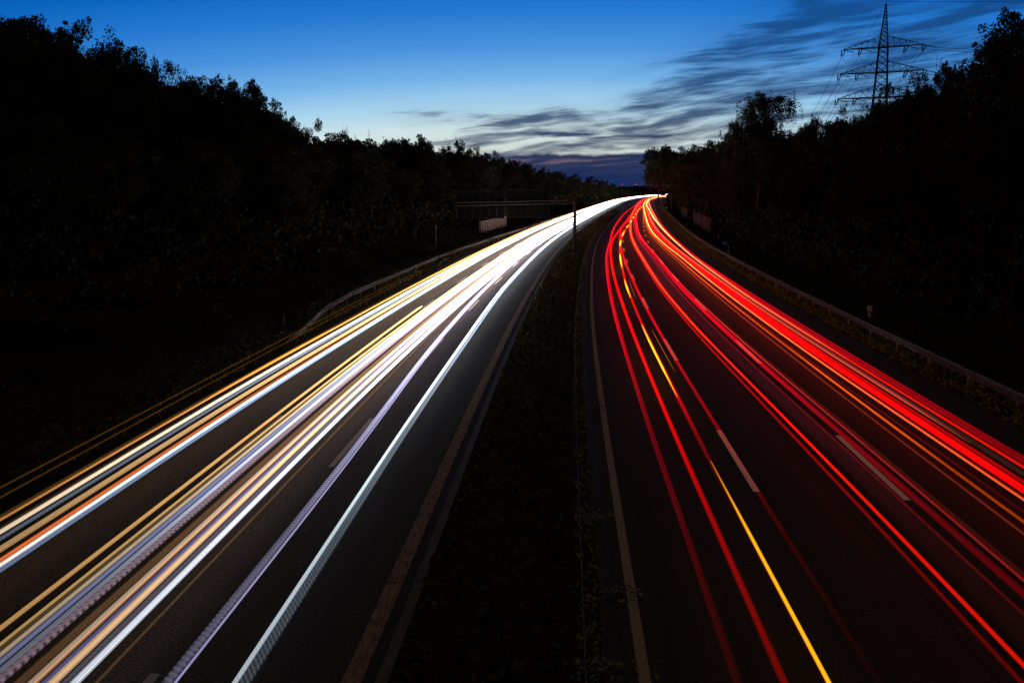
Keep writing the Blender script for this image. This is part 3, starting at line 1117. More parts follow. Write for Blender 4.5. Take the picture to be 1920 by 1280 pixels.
e = empty('blue_sign', tuple(road(112, 15.7, 0.0)), 'small blue plate low beside the right guardrail', 'sign', None, -heading(112))
MB().bar((-0.0, 0, 0), (0, 0, 0.9), 0.03, 6).build('post', M_STEEL, e)
q = MB()
q.box((0, -0.03, 1.05), 0.62, 0.03, 0.30).box((0, -0.03, 1.05), 0.52, 0.034, 0.38)
q.build('plate', M_BLUE, e)

e = empty('white_sign', tuple(road(318, 14.9, 0.0)), 'small white plate in the row of posts at the bend', 'sign', None, -heading(318))
MB().bar((0, 0, 0), (0, 0, 0.8), 0.04, 6).build('post', M_STEEL, e)
MB().box((0, -0.03, 1.0), 0.75, 0.03, 0.45).build('plate', M_WHITE, e)
e = empty('warm_sign', tuple(road(690, 16.0, 0.0)), 'pale orange sign with headlight shine added as glow, on the right where the road vanishes', 'sign', None, -heading(690))
MB().bar((-0.4, 0.1, 0), (-0.4, 0.1, 2.0), 0.07, 6).bar((0.9, 0.1, 0), (0.9, 0.1, 2.0), 0.07, 6).build('post', M_STEEL, e)
M_WARM = lamp_mat('emissive_sign_face', (1.0, 0.72, 0.5), 1.1)  # emission stands in for headlight light thrown back by the face
MB().box((0.35, 0, 2.3), 1.9, 0.12, 2.6).box((-1.0, 0, 1.9), 0.8, 0.12, 1.2).build('glow_face', M_WARM, e)

e = empty('marker_post', tuple(road(47.5, -16.9, 0.0)), 'short dull reddish post in the grass before the left guardrail end', 'post')
MB().bar((0, 0, 0), (0, 0, 0.62), 0.06, 6).build('shaft', M_BOARD2, e)
MB().bar((0, 0, 0.62), (0, 0, 0.85), 0.065, 6, 0.05).build('cap', M_STEEL_DARK, e)
e = empty('thin_pole', tuple(road(104, -18.3, 0.2)), 'thin grey pole behind the left guardrail', 'pole')
MB().bar((0, 0, 0), (0, 0, 3.2), 0.045, 8).build('shaft', M_STEEL, e)
MB().bar((0, 0, 3.2), (0, 0, 3.28), 0.06, 8, 0.03).build('cap', M_STEEL_DARK, e)


# slatted fence, left
def slat_fence():
    a, b_ = road(139, -18.3, 0), road(166, -17.9, 0)
    L = (b_ - a).length
    rz = math.atan2(b_.y - a.y, b_.x - a.x)
    e = empty('slat_fence', tuple(a), 'pale panel of upright slats beside the road, left under the sign gantry', 'fence', None, rz)
    n = 18
    sl = MB()
    for i in range(n):
        sl.box(((i + 0.5) * L / n, 0, 1.35), L / n * 0.52, 0.09, 2.15)
    sl.build('slats', M_BOARD, e)
    MB().box((L / 2, 0.0, 0.16), L, 0.13, 0.18).build('bottom_rail', M_BOARD, e)
    MB().box((L / 2, 0.0, 2.50), L, 0.13, 0.12).build('top_rail', M_BOARD, e)
    for x in (0.0, L):
        MB().box((x, 0.12, 1.3), 0.16, 0.10, 2.6).build('post', M_BOARD, e)


slat_fence()


def noise_barrier(s0, s1, d, label, h=2.8):
    a, b_ = road(s0, d, 0), road(s1, d, 0)
    L = (b_ - a).length
    rz = math.atan2(b_.y - a.y, b_.x - a.x)
    e = empty('noise_barrier', tuple(a), label, 'barrier', None, rz)
    q = MB()
    for i in range(9):
        q.box((L / 2, 0, 0.35 + i * (h / 9)), L, 0.10, h / 9 * 0.35)
    q.build('boards', M_BOARD2, e)
    for x in np.linspace(0, L, 4):
        MB().box((float(x), -0.1, h / 2 + 0.15), 0.16, 0.12, h + 0.3).build('post', M_STEEL_DARK, e)


noise_barrier(146, 188, 17.2, 'nearer length of the red-lit horizontal board barrier on the right')
noise_barrier(214, 250, 17.2, 'farther length of the red-lit horizontal board barrier on the right')


# ------------------------------------------------------------------ sign gantry seen from behind
def gantry():
    s = 102
    base = road(s, -2.15, -0.15)
    e = empty('sign_gantry', tuple(base), 'dark sign gantry reaching from the central reserve over the left carriageway', 'sign gantry', None, -heading(s) + math.radians(4))
    MB().box((0, 0, 0.3), 0.9, 0.9, 0.6).build('footing', M_KERB, e)
    p = MB().bar((0, 0, 0.6), (0, 0, 6.35), 0.21, 10, 0.17)
    p.box((0, 0, 6.35), 0.5, 0.5, 0.06)
    p.build('post', M_GANTRY, e)
    x1 = -13.3
    bm = MB()
    for z0, z1 in ((6.15, 5.85), (6.5, 6.2)):
        bm.bar((0, 0, z0), (x1, 0, z1), 0.07, 4)
    for i in range(14):
        t0, t1 = i / 14, (i + 1) / 14
        za = 6.15 - 0.3 * t0
        zb = 6.15 - 0.3 * t1
        bm.bar((x1 * t0, 0, za), (x1 * t1, 0, zb + 0.35), 0.025, 4)
    bm.build('beam', M_GANTRY, e)
    for xa, xb, z0, z1 in ((-2.9, -7.6, 4.55, 7.65), (-7.9, -13.2, 4.45, 7.45)):
        pn = MB().box(((xa + xb) / 2, 0.22, (z0 + z1) / 2), abs(xb - xa), 0.04, z1 - z0).build('sign_panel', M_SIGNBACK, e)
        pn['label'] = 'dark ribbed back of a large road sign'
        rb = MB()
        nr = 7
        for i in range(nr):
            x = xa + (xb - xa) * i / (nr - 1)
            rb.box((x, 0.17, (z0 + z1) / 2), 0.05, 0.06, z1 - z0)
        for z in (z0 + 0.02, z1 - 0.02):
            rb.box(((xa + xb) / 2, 0.12, z), abs(xb - xa), 0.04, 0.05)
        rb.build('ribs', M_RIB, pn)
    for x, z in ((-2.9, 4.6), (-7.75, 4.5), (-8.7, 4.5), (-13.2, 4.5)):
        MB().box((x, 0.05, z + 0.55), 0.09, 0.09, 1.25).build('hanger', M_RIB, e)


gantry()


# ------------------------------------------------------------------ electricity pylon and its lines
def pylon():
    D = 220.0
    cx = T(1653) * D * 1.0 / (math.cos(PITCH) + (640 - 140) / 1700 * math.sin(PITCH))
    e = empty('electricity_pylon', (cx, D, 0.5), 'tall lattice pylon with three crossarms standing behind the right tree line', 'pylon', None, math.radians(-27))
    top = hgt(5, D) - 0.5
    zs_arm = [hgt(183, D) - 0.5, hgt(136, D) - 0.5, hgt(89, D) - 0.5]

    def hw(z):
        a3 = zs_arm[2]
        return 0.95 + (a3 - z) * 0.045 if z < a3 else 0.95 * (top - z) / (top - a3) + 0.05
    body = MB()
    lv = [0.0, 4, 8, 12, 15.5, 19, 22.5, 26, 28.5]
    z = 28.5
    while z < top - 0.5:
        z += max(0.7, hw(z) * 1.25)
        lv.append(min(z, top))
    cs = ((-1, -1), (1, -1), (1, 1), (-1, 1))
    for a, b in zip(lv[:-1], lv[1:]):
        wa, wb = hw(a), hw(b)
        for i in range(4):
            c, n = cs[i], cs[(i + 1) % 4]
            pa, pb = Vector((c[0] * wa, c[1] * wa, a)), Vector((c[0] * wb, c[1] * wb, b))
            qa, qb = Vector((n[0] * wa, n[1] * wa, a)), Vector((n[0] * wb, n[1] * wb, b))
            body.bar(pa, pb, 0.12 if a < zs_arm[2] else 0.09)
            body.bar(pa, qb, 0.055)
            body.bar(qa, pb, 0.055)
    body.bar((0, 0, top - 0.6), (0, 0, top + 0.25), 0.06)
    body.build('mast', M_PYLON, e)
    halves = (9.7, 9.4, 8.9)
    tips = []
    for za, hl in zip(zs_arm, halves):
        arm = MB()
        w = hw(za)
        arm.box((0, 0, za), 2 * w + 0.3, 2 * w + 0.3, 0.16)
        zt = za + 2.5
        for sg in (-1, 1):
            tip = Vector((sg * hl, 0, za + 0.05))
            for sy in (-1, 1):
                r0 = Vector((sg * w, sy * w, za))
                rt = Vector((sg * hw(zt), sy * hw(zt), zt))
                arm.bar(r0, tip, 0.10)
                arm.bar(rt, tip, 0.055)
                nn = 6
                for i in range(1, nn):
                    t = i / nn
                    lo = r0.lerp(tip, t)
                    up = rt.lerp(tip, t)
                    arm.bar(lo, up, 0.035)
                    lo2 = r0.lerp(tip, (i - 1) / nn)
                    arm.bar(lo2, up, 0.03)
            for i in range(6):
                t0, t1 = i / 6, (i + 1) / 6
                a_ = Vector((sg * w, -w, za)).lerp(tip, t0)
                b_ = Vector((sg * w, w, za)).lerp(tip, t1)
                arm.bar(a_, b_, 0.03)
            for f in (0.995, 0.50):
                tips.append(Vector((sg * (w + (hl - w) * f), 0, za - 0.05)))
        arm.build('crossarm', M_PYLON, e)
    R = Matrix.Rotation(math.radians(-27), 3, 'Z')
    org = Vector((cx, D, 0.5))
    far_dir = Vector((90, 380, 0)).normalized()
    side_dir = Vector((1, -0.10, 0)).normalized()
    ends = []
    Ri = R.inverted()
    for tp in tips:
        ins = MB()
        for off in (-0.35, 0.35):
            p = tp + Ri @ (far_dir.cross(Vector((0, 0, 1))) * off)
            q = tp + Ri @ (far_dir * 2.6 + far_dir.cross(Vector((0, 0, 1))) * off * 0.4) + Vector((0, 0, -1.15))
            for i in range(9):
                ins.bar(p.lerp(q, i / 9), p.lerp(q, (i + 0.8) / 9), 0.16 if i % 2 else 0.08, 6)
        ins.build('insulator', M_GLASS_INS, e)
        q = tp + Ri @ (far_dir * 2.6) + Vector((0, 0, -1.15))
        q2 = tp + Ri @ (side_dir * 2.6) + Vector((0, 0, -0.6))
        ins = MB()
        for i in range(9):
            ins.bar(tp.lerp(q2, i / 9), tp.lerp(q2, (i + 0.8) / 9), 0.14 if i % 2 else 0.07, 6)
        ins.build('insulator', M_GLASS_INS, e)
        jp = MB()
        pts = []
        for i in range(11):
            t = i / 10
            p = q.lerp(q2, t)
            p.z -= math.sin(math.pi * t) * 1.9
            pts.append(p)
        jp.path(pts, 0.035, 4)
        jp.build('jumper_wire', M_CABLE, e)
        ends.append((org + R @ q, org + R @ q2))
    apex = org + Vector((0, 0, top + 0.2))

    def span(a, b, sag, r, label, group):
        pts = []
        for i in range(33):
            t = i / 32
            p = a.lerp(b, t)
            p.z -= 4 * sag * t * (1 - t)
            pts.append(p - a)
        o = MB().path(pts, r, 4).build('power_line', M_CABLE)
        o.location = a
        tag(o, label, 'cable', group)
        return o
    names = []
    for arm in ('lowest', 'middle', 'top'):
        for side in ('left', 'right'):
            for where in ('tip', 'half'):
                names.append((arm, side, where))
    for (arm, side, where), (f_, s_) in zip(names, ends):
        wh = 'outer end' if where == 'tip' else 'middle'
        span(f_, f_ + far_dir * 390, 12, 0.05, 'thin wire falling away from the %s of the %s half of the %s crossarm' % (wh, side, arm), None)
        if side == 'right':
            span(s_, s_ + side_dir * 240, 5, 0.045, 'thin wire running level to the right from the %s of the %s crossarm' % (wh, arm), None)
    span(apex, apex + far_dir * 390 + Vector((0, 0, -4)), 11, 0.04, 'earth wire falling away to the left from the tip of the pylon', None)
    span(apex, apex + side_dir * 240 + Vector((0, 0, 6)), 3, 0.04, 'earth wire leaving the tip of the pylon to the right', None)


pylon()

# two far masts with red obstruction lamps
M_RED = lamp_mat('red_lamp', (1.0, 0.08, 0.22), 2.4)
for px, lb in ((1163.5, 'far mast with a tiny red lamp, left of the two'), (1189, 'far mast with a tiny red lamp, right of the two')):
    D = 2200
    x = T(px) * D
    e = empty('lamp_mast', (x, D, 0), lb, 'mast')
    h = hgt(346.5, D)
    MB().bar((0, 0, 0), (0, 0, h), 0.9, 6, 0.3).build('mast', M_PYLON, e)
    MB().bar((0, 0, h), (0, 0, h + 1.1), 1.0, 8, 0.8).build('lamp', M_RED, e)


# ------------------------------------------------------------------ the lamps' light lines
GW = ([-40, 11, 17, 25, 38, 55, 80, 110, 150, 250, 500, 1000], [0.20, 0.45, 0.68, 1.2, 3.0, 5.4, 7.5, 8.5, 8.5, 8, 8, 8])   # white: power along the road
GR = ([-40, 11, 17, 25, 38, 55, 80, 110, 150, 250, 500, 1000], [0.10, 0.28, 0.55, 1.05, 1.8, 2.4, 2.8, 3, 3, 3, 3, 3])
GF = ([-40, 1000], [1.0, 1.0])


HL = 'headlight trail'
TL = 'tail light trail'


def trail(label, cat, col, power, w, h, path, s0=-30, s1=955, gain=GW, mat=None, segs=None, th=0.05, grow=0.0022, name='light_trail', group=None, taper=6.0, fade=None):
    """one lamp's line of light: a thin flattened tube over the road. path = [(s, d)...]"""
    mat = mat or trail_mat()
    fs = np.arange(-60, 1300, 1.0)
    pd = np.interp(fs, [p[0] for p in path], [p[1] for p in path])
    # smooth the drift sideways, more strongly further away
    k = np.ones(9) / 9
    for _ in range(2):
        pad = np.pad(pd, 4, mode='edge')
        pd = np.convolve(pad, k, mode='valid')
    segs = segs or [(s0, s1)]
    NS = 8
    V, F, UV, G = [], [], [], []
    for a, b in segs:
        ss = s_steps(a, b, 0.022, 1.0, 7.0)
        base = len(V)
        for i, s in enumerate(ss):
            d = float(np.interp(s, fs, pd))
            g = float(np.interp(s, gain[0], gain[1])) * power * (1.2 if cat == HL else 1.0)
            if fade:
                g *= float(np.interp(s, fade[0], fade[1]))
            if cat == TL:
                g *= float(np.interp(s, [0, 35, 80, 200], [1.0, 1.1, 1.2, 1.1]))
            hw = w / 2 * (1 + grow * max(s, 0)) * float(np.interp(s, [30, 90, 200], [0.75, 1.3, 1.9] if cat == TL else [0.80, 1.25, 1.7]))  # widened with distance to stand in for lamp glare
            e = min(1.0, 0.15 + (s - a) / taper * (1 if s0 > -20 or segs[0] != (s0, s1) else 9)) if (a > -20) else 1.0
            e2 = min(1.0, 0.15 + (b - s) / taper) if b < 940 else 1.0
            ee = min(e, e2)
            hv = th / 2 * (1 + grow * max(s, 0))
            for j in range(NS):
                t = 2 * math.pi * j / NS
                V.append(tuple(road(s, d + hw * ee * math.cos(t), h + hv * ee * math.sin(t))))
                UV.append((s, math.cos(t) * 0.999))
                G.append((col[0] * g, col[1] * g, col[2] * g, 1.0))
        for i in range(len(ss) - 1):
            for j in range(NS):
                jj = (j + 1) % NS
                F.append((base + i * NS + j, base + i * NS + jj, base + (i + 1) * NS + jj, base + (i + 1) * NS + j))
    me = bpy.data.meshes.new(name)
    org = road(segs[0][0], path[0][1], 0)
    me.from_pydata([(x - org.x, y - org.y, z) for x, y, z in V], [], F)
    uv = me.uv_layers.new(name='UVMap')
    idx = np.array(F).ravel()
    uv.data.foreach_set('uv', np.array(UV, dtype=np.float32)[idx].ravel())
    ca = me.color_attributes.new(name='glow', type='FLOAT_COLOR', domain='POINT')
    ca.data.foreach_set('color', np.array(G, dtype=np.float32).ravel())
    me.polygons.foreach_set('use_smooth', [True] * len(F))
    me.materials.append(mat)
    o = bpy.data.objects.new(name, me)
    o.location = (org.x, org.y, 0)
    COL.objects.link(o)
    tag(o, label, cat, group)
    return o


def L3(r, g, b):
    return lin(r, g, b)[:3]


FINE = trail_mat(0.65, 7.0, 0.8)
STRONG = trail_mat(0.95, 7.5, 0.5)
PLAIN = trail_mat(0.15, 2.0, 0.55)
RIP1 = trail_mat(0.3, 2.0, 0.4, 0.6, 6.5, 1.6)
RIP2 = trail_mat(0.4, 3.0, 0.3, 0.75, 5.2, -0.7)
RIP3 = trail_mat(0.3, 2.5, 0.4, 0.7, 8.0, 0.9, 9.0)
CREAM, TAN, ORANGE, WHITE = L3(255, 226, 190), L3(240, 190, 128), L3(225, 105, 45), L3(240, 244, 255)
BLUE, BROWN, AMBER = L3(145, 155, 205), L3(130, 95, 55), L3(255, 150, 20)


def dA(d):     # bundle of the far lane, drifting a little to the right with distance
    return [(0, d), (30, d + 0.03), (45, d + 0.25), (70, d + 0.5), (120, d + 0.9), (250, d + 0.6), (950, d + 0.4)]


def dC(d):
    return [(0, d), (30, d), (60, d + 0.25), (90, d + 0.45), (160, d + 0.5), (950, d)]


GA = ([-40, 25, 60, 70, 110, 1000], [0.8, 1.0, 1.2, 0.6, 0.0, 0.0])
# --- left carriageway, outer lane
trail('upper of two hair-thin brown light lines nearest the left verge', HL, L3(150, 95, 35), 0.36, 0.035, 1.0, [(0, -13.97)], s1=73, gain=GF, mat=PLAIN, th=0.03)
trail('lower of two hair-thin brown light lines nearest the left verge', HL, L3(140, 90, 35), 0.32, 0.035, 1.0, [(0, -13.57)], s1=72, gain=GF, mat=PLAIN, th=0.03)
trail('dim olive-brown band along the upper rim of the outermost bundle', HL, L3(110, 80, 38), 0.65, 0.30, 0.66, dA(-13.40), mat=STRONG)
trail('thin bright orange line inside the dim brown rim of the outermost bundle', HL, L3(255, 165, 70), 0.85, 0.05, 0.68, dA(-13.30), mat=PLAIN)
trail('amber flash on the upper rim of the outermost bundle', 'indicator trail', AMBER, 1.25, 0.12, 0.70, [(0, -13.36), (30, -13.3), (60, -12.9)], segs=[(28.5, 44)], gain=GF, mat=PLAIN, taper=7)
trail('broad cream band, second from the verge in the outermost bundle', HL, CREAM, 1.15, 0.22, 0.65, dA(-12.93), mat=FINE)
trail('rippled steel-blue band under the broad cream one', HL, L3(120, 135, 160), 0.62, 0.15, 0.65, dA(-12.70), mat=RIP1)
trail('tan band of fine lines in the middle of the outermost bundle', HL, TAN, 0.85, 0.26, 0.65, dA(-12.37), mat=STRONG)
trail('reddish orange line above the white edge of the outermost bundle', HL, ORANGE, 1.05, 0.12, 0.66, dA(-12.03), mat=PLAIN, gain=([-40, 11, 17, 28, 40, 60, 1000], [0.7, 0.95, 1.0, 0.9, 0.7, 1.2, 5]))
trail('white line on the lower edge of the outermost bundle', HL, L3(255, 236, 226), 1.8, 0.12, 0.65, dA(-11.90), mat=FINE)
trail('blue dotted fringe under the white edge of the outermost bundle', HL, L3(120, 150, 190), 0.9, 0.17, 0.65, dA(-11.76), mat=RIP3)
# --- middle lane
trail('separate tan light line that starts in a round end between the bundles', HL, L3(250, 190, 115), 1.0, 0.16, 0.65, [(0, -10.37), (30, -10.32), (54, -10.22)], s1=53.2, mat=FINE, taper=0.6)
trail('thin golden line next below the tan line with the round end', HL, L3(255, 205, 130), 0.95, 0.06, 0.66, dC(-10.02), mat=PLAIN)
trail('dim olive band between the golden line and the cream band', HL, L3(130, 105, 70), 0.6, 0.14, 0.65, dC(-9.92), mat=STRONG)
trail('pale cream band above the periwinkle one', HL, L3(245, 215, 180), 0.85, 0.10, 0.66, dC(-9.82), mat=FINE)
trail('periwinkle blue band in the middle bundle', HL, BLUE, 0.85, 0.13, 0.65, dC(-9.70), mat=PLAIN)
trail('bluish white line below the periwinkle band', HL, L3(215, 225, 255), 1.5, 0.14, 0.65, dC(-9.55), mat=FINE, fade=([0, 14, 20, 28], [0.15, 0.25, 0.7, 1.0]))
trail('band rippled like a zipper, blue and brown, under the bluish white line', HL, L3(160, 135, 150), 0.62, 0.26, 0.62, dC(-9.44), mat=RIP2)
# --- inner bundle
trail('dark brown feathered rim of the widest bundle', HL, L3(140, 100, 65), 0.55, 0.22, 0.66, dC(-9.06), mat=STRONG)
trail('beige band of fine lines in the upper half of the widest bundle', HL, L3(235, 200, 165), 0.85, 0.18, 0.65, dC(-8.90), mat=STRONG)
trail('thin copper line within the widest bundle', HL, L3(230, 150, 90), 0.9, 0.05, 0.68, dC(-8.80), mat=PLAIN)
trail('periwinkle sliver inside the widest bundle', HL, L3(120, 125, 190), 0.8, 0.10, 0.65, dC(-8.72), mat=PLAIN)
trail('broad apricot band in the lower half of the widest bundle', HL, L3(255, 206, 155), 1.5, 0.22, 0.65, dC(-8.60), mat=FINE)
trail('dark chevron-patterned line between the apricot and the white band', HL, L3(120, 118, 140), 0.6, 0.12, 0.65, dC(-8.43), mat=RIP3)
trail('brilliant white band on the lower edge of the widest bundle', HL, L3(235, 240, 255), 1.9, 0.20, 0.65, dC(-8.28), mat=FINE)
trail('solitary faint tan line just below the widest bundle', HL, L3(165, 125, 85), 0.38, 0.035, 0.65, [(0, -7.97)], gain=([-40, 11, 25, 60, 1000], [0.4, 0.5, 1, 2.5, 8]), mat=PLAIN)
# --- inner lane, one car
DD1 = [(0, -6.93), (23, -7.0), (37, -7.35), (54, -7.5), (79, -7.55), (115, -7.2), (160, -6.9), (300, -7), (950, -7)]
DD2 = [(0, -5.84), (23, -6.0), (41, -6.05), (62, -6.22), (99, -6.1), (157, -5.9), (300, -6), (950, -6.2)]
trail('netted violet band with ladder-like rungs, left one of the pair nearest the central reserve', HL, L3(160, 156, 192), 0.24, 0.20, 0.65, DD1, mat=trail_mat(0.4, 3.0, 0.35, 0.85, 6.6, 0.25), gain=([-40, 11, 17, 25, 38, 55, 80, 150, 1000], [0.5, 0.7, 1.1, 3.4, 11, 17, 20, 20, 20]))
trail('sharp lilac line along the right side of the netted violet band', HL, L3(190, 185, 235), 0.75, 0.028, 0.66, [(a, b + 0.13) for a, b in DD1], mat=PLAIN, gain=([-40, 11, 25, 38, 55, 80, 1000], [0.8, 1.0, 1.4, 3, 6, 10, 14]))
trail('silver-white line with comb-like teeth, nearest the central reserve', HL, L3(212, 226, 238), 0.85, 0.11, 0.65, [(a, b - 0.07) for a, b in DD2], mat=trail_mat(0.4, 3.0, 0.5, 0.15, 8.6, 0.5), gain=([-40, 11, 17, 25, 38, 55, 80, 150, 1000], [0.5, 0.65, 1.0, 2.2, 7, 12, 14, 14, 16]))
trail('grey netted veil along the right side of the comb-toothed silver line', HL, L3(150, 165, 182), 0.17, 0.24, 0.64, [(a, b + 0.06) for a, b in DD2], mat=trail_mat(0.9, 9.0, 0.4, 0.7, 6.8, 1.2), gain=([-40, 11, 17, 25, 38, 55, 80, 150, 1000], [0.5, 0.7, 1.2, 3.2, 9, 13, 14, 14, 14]))

# --- right carriageway: tail lights
RED = (1.0, 0.0, 0.001)
RED2 = (1.0, 0.008, 0.001)
CRIM = (0.80, 0.0, 0.010)
HOT = (1.0, 0.09, 0.02)
FR = trail_mat(0.35, 3.0, 1.3)
FRS = trail_mat(0.9, 6.5, 0.9)
r1 = [(0, 1.17), (23, 1.15), (56, 1.2), (73, 1.28), (93, 1.43), (120, 1.92), (170, 1.95), (221, 1.9), (272, 2.2), (324, 3.0), (376, 3.6), (600, 4.0), (950, 4.2)]
r2 = [(0, 1.84), (22, 1.80), (56, 1.80), (73, 1.76), (95, 1.85), (120, 2.06), (143, 2.75), (168, 3.27), (199, 3.95), (286, 4.5), (380, 5.2), (950, 6)]
r3 = [(0, 2.5), (22, 2.45), (44, 2.42), (68, 2.50), (107, 3.02), (134, 3.51), (176, 4.46), (230, 5.0), (293, 5.54), (388, 7.0), (950, 7.4)]
r4 = [(0, 3.15), (41, 3.09), (100, 3.10), (138, 3.19), (168, 3.27), (255, 4.06), (400, 4.6), (950, 5)]
r5 = [(0, 5.14), (19, 5.15), (28, 5.05), (43, 4.81), (62, 4.68), (93, 4.8), (127, 4.67), (168, 4.6), (218, 4.15), (282, 4.1), (376, 4.12), (950, 4.4)]
r7 = [(0, 6.72), (23, 6.66), (34, 6.5), (52, 6.35), (67, 6.30), (93, 6.45), (139, 5.95), (168, 5.85), (218, 5.45), (279, 5.3), (950, 5.5)]
r9 = [(0, 8.93), (24, 8.86), (35, 8.76), (54, 8.80), (94, 8.85), (104, 8.66), (141, 8.21), (186, 7.98), (273, 7.5), (381, 6.7), (600, 7.0), (950, 7.5)]
r11 = [(0, 10.14), (30, 10.10), (57, 9.98), (94, 10.12), (112, 10.3), (140, 10.35), (167, 10.2), (218, 9.6), (305, 8.93), (381, 8.0), (950, 8.4)]
r12 = [(0, 10.54), (57, 10.5), (94, 10.32), (178, 10.14), (256, 9.9), (482, 8.6), (950, 9)]


def sh(p, o):
    return [(a, b + o) for a, b in p]


G1 = ([-40, 11, 14, 17, 22, 27, 34, 45, 1000], [0.02, 0.04, 0.07, 0.12, 0.24, 0.45, 0.9, 1.7, 2.4])
trail('crimson line nearest the inner edge line of the right carriageway', TL, CRIM, 0.75, 0.20, 0.8, r1, mat=FRS, gain=G1)
trail('pure red line, second from the inner edge line', TL, RED, 1.0, 0.19, 0.8, r2, mat=FR, gain=([-40, 11, 14, 17, 22, 30, 45, 1000], [0.08, 0.14, 0.2, 0.32, 0.6, 1.1, 1.7, 2.4]))
trail('red line under the yellow flashes', TL, RED, 0.8, 0.15, 0.8, r3, s0=23, mat=FR, gain=([20, 25, 30, 40, 1000], [0.10, 0.35, 0.9, 1.5, 2.2]))
trail('dark crimson shadow line beside the lowest yellow flash', TL, CRIM, 0.5, 0.17, 0.8, sh(r3, -0.05), s0=-30, s1=34, mat=FRS, gain=([-40, 11, 20, 30], [0.02, 0.04, 0.16, 0.5]))
trail('row of yellow indicator flashes crossing from the middle lane into the inner lane', 'indicator trail', (1.0, 0.44, 0.008), 1.35, 0.085, 0.8, sh(r3, -0.03),
      grow=0.009, segs=[(-26, 22.0), (29.2, 45.5), (57.0, 69), (79, 97), (108, 123), (132, 148), (160, 174), (186, 199), (212, 226), (240, 254), (270, 284), (300, 316), (335, 352)], gain=([-40, 12, 17, 21, 24, 29, 34, 1000], [0.9, 1.0, 0.95, 0.5, 0.7, 1.1, 2.0, 3.0]), mat=trail_mat(0.25, 2.5, 0.5), taper=6)
trail('hair-thin orange dashes right of the yellow flashes', 'indicator trail', (0.8, 0.25, 0.03), 0.75, 0.022, 0.85, [(0, 2.85), (40, 2.76), (60, 2.72), (100, 3.2)], segs=[(33, 44), (56, 68.5), (79, 88)], gain=GF, mat=PLAIN, th=0.03, taper=3)
trail('crimson line brushing the left dashed lane line', TL, CRIM, 0.75, 0.19, 0.8, r4, mat=FRS, gain=([-40, 11, 14, 17, 20, 26, 34, 45, 1000], [0.0, 0.004, 0.02, 0.05, 0.12, 0.42, 0.9, 1.5, 2.4]))
trail('outer left strand of the red bundle in the middle lane', TL, RED, 0.62, 0.11, 0.8, sh(r5, 0.0), mat=FRS, gain=GR)
trail('bright right strand of the red bundle in the middle lane', TL, RED2, 1.25, 0.13, 0.82, sh(r5, 0.24), mat=FR, gain=([-40, 11, 17, 25, 38, 55, 1000], [0.4, 0.7, 0.85, 1.1, 1.6, 2.0, 2.4]))
trail('orange-red line through the far part of the middle-lane bundle', TL, HOT, 0.9, 0.09, 0.86, sh(r5, 0.13), s0=38, mat=PLAIN, gain=([38, 60, 100, 1000], [0.3, 1.0, 2.0, 3.0]))
trail('broad faint mauve veil between the two middle-lane bundles', TL, (0.32, 0.03, 0.05), 0.11, 0.75, 0.8, sh(r5, 0.78), s0=-30, s1=130, mat=trail_mat(0.5, 3.5, 0.8), gain=([-40, 11, 17, 25, 60, 130], [0.05, 0.15, 0.35, 0.9, 1.0, 1.6]))
trail('dark crimson hairline left of the right dashed lane line', TL, (0.5, 0.01, 0.02), 0.6, 0.05, 0.8, sh(r7, -0.48), mat=FR, gain=([-40, 11, 17, 25, 45, 70, 1000], [0.2, 0.35, 0.5, 0.7, 1.2, 2.2, 2.5]))
trail('magenta-red band lying over the right dashed lane line', TL, (0.75, 0.0, 0.012), 0.95, 0.30, 0.8, sh(r7, -0.10), mat=FRS, gain=([-40, 11, 17, 21, 25, 30, 38, 55, 1000], [0.04, 0.10, 0.18, 0.28, 0.42, 0.8, 1.4, 1.8, 2.4]))
trail('thin scarlet line on the right side of the dashed-line band', TL, (0.85, 0.03, 0.03), 0.7, 0.05, 0.82, sh(r7, 0.14), mat=PLAIN, gain=([-40, 11, 17, 25, 45, 1000], [0.35, 0.5, 0.6, 0.9, 1.8, 2.6]))
trail('comb-toothed dull red fringe at the right side of the dashed-line band', TL, (0.30, 0.02, 0.01), 0.22, 0.16, 0.8, sh(r7, 0.28), s1=60, mat=trail_mat(0.3, 2.0, 0.4, 0.6, 9.0, 0.6), gain=([-40, 11, 17, 25, 45, 60], [0.2, 0.4, 0.7, 1.0, 0.8, 0.3]))
r8a = [(0, 7.93), (28, 7.93), (51, 8.02), (61, 8.05), (91, 8.1), (140, 7.6), (300, 6.9), (950, 7)]
trail('thin rust-coloured line, leftmost in the outer lane', TL, (0.5, 0.055, 0.02), 0.55, 0.035, 0.8, r8a, mat=PLAIN, gain=([-40, 11, 17, 25, 45, 70, 1000], [0.5, 0.6, 0.75, 0.8, 1.6, 2.2, 2.5]))
trail('orange line fading into rust, second from the left in the outer lane', TL, (1.0, 0.11, 0.004), 0.75, 0.10, 0.8, sh(r8a, 0.33), mat=PLAIN, gain=([-40, 11, 17, 22, 25, 32, 40, 60, 1000], [0.3, 0.4, 0.5, 0.6, 1.3, 1.8, 1.0, 1.4, 2.5]))
trail('dark maroon hairline between the orange line and the gold-edged one', TL, (0.3, 0.01, 0.015), 0.5, 0.05, 0.8, sh(r9, -0.32), mat=FRS, gain=GR)
trail('gold-orange line that turns pale cream far off, left edge of the broad red band', TL, (1.0, 0.13, 0.02), 1.15, 0.055, 0.84, r9, mat=PLAIN, grow=0.004, gain=([-40, 11, 17, 25, 38, 55, 90, 150, 1000], [0.7, 0.9, 1.0, 1.3, 2.0, 3.2, 6, 14, 18]))
trail('dark red seam right of the gold-orange line', TL, CRIM, 0.45, 0.12, 0.8, sh(r9, 0.11), mat=FR, gain=GR)
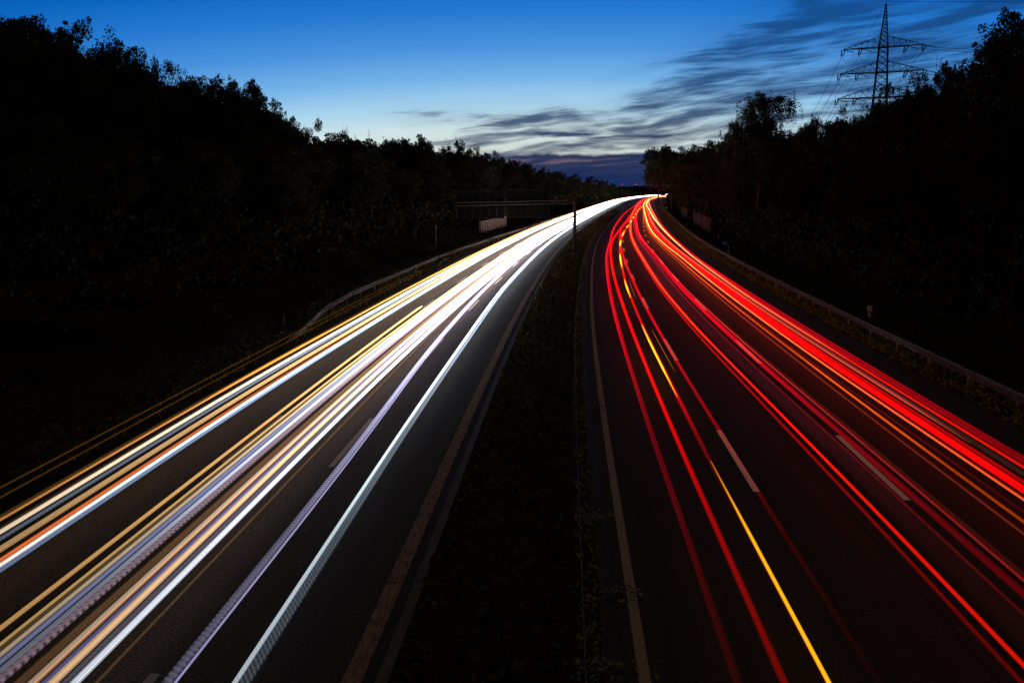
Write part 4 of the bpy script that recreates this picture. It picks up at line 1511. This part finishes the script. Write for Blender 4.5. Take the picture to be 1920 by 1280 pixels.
trail('broad solid red band of the outer lane', TL, RED, 1.15, 0.40, 0.8, sh(r9, 0.40), mat=trail_mat(0.45, 4.0, 0.35), gain=([-40, 11, 17, 25, 38, 55, 1000], [0.5, 0.75, 0.85, 1.1, 1.5, 1.8, 2.2]))
trail('narrow red band hugging the broad solid red one on its right', TL, RED, 0.85, 0.20, 0.8, sh(r9, 0.68), mat=FRS, gain=([-40, 11, 17, 25, 38, 55, 1000], [0.3, 0.45, 0.6, 1.0, 1.5, 1.8, 2.2]))
trail('orange-pink line left of the grey outer edge line', TL, (1.0, 0.14, 0.03), 0.9, 0.05, 0.82, [(0, 9.72), (28, 9.70), (45, 9.62), (70, 9.60), (110, 9.4), (200, 8.8), (400, 7.6), (950, 7.8)], s0=24, mat=PLAIN, gain=([20, 27, 35, 60, 100, 1000], [0.3, 1.0, 1.4, 1.6, 2.6, 3]))
trail('pink haze strand lying on the grey outer edge line far up the road', TL, (0.75, 0.03, 0.09), 0.8, 0.10, 0.8, [(0, 9.85), (40, 9.80), (70, 9.76), (110, 9.6), (200, 9.0), (400, 7.9), (950, 8.0)], s0=25, mat=FR, gain=([20, 30, 45, 80, 1000], [0.3, 0.9, 1.0, 1.6, 2.2]))
trail('bright red line right of the grey outer edge line', TL, RED2, 1.2, 0.14, 0.8, r11, mat=FR, gain=([-40, 11, 17, 25, 38, 55, 1000], [0.6, 0.8, 0.9, 1.2, 1.5, 1.8, 2.2]))
trail('orange-yellow line that shines in the far part right of the outer edge line', TL, (1.0, 0.24, 0.05), 0.9, 0.06, 0.84, sh(r11, -0.05), s0=36, mat=PLAIN, grow=0.005, gain=([36, 45, 60, 90, 150, 1000], [0.2, 1.1, 1.8, 4, 10, 14]))
trail('dark red band right of the bright red line', TL, CRIM, 0.42, 0.32, 0.8, sh(r11, 0.22), mat=FRS, gain=GR)
trail('rightmost thin red line next to the hard shoulder', TL, (0.85, 0.0, 0.01), 0.55, 0.16, 0.8, r12, mat=FRS, gain=GR)
trail('salmon-pink hairline at the far right of the tail lights near the bend', TL, (1.0, 0.16, 0.10), 1.0, 0.10, 0.82, sh(r12, 0.05), s0=130, grow=0.004, mat=PLAIN, gain=([130, 180, 300, 1000], [0.3, 1.2, 2.2, 3]))
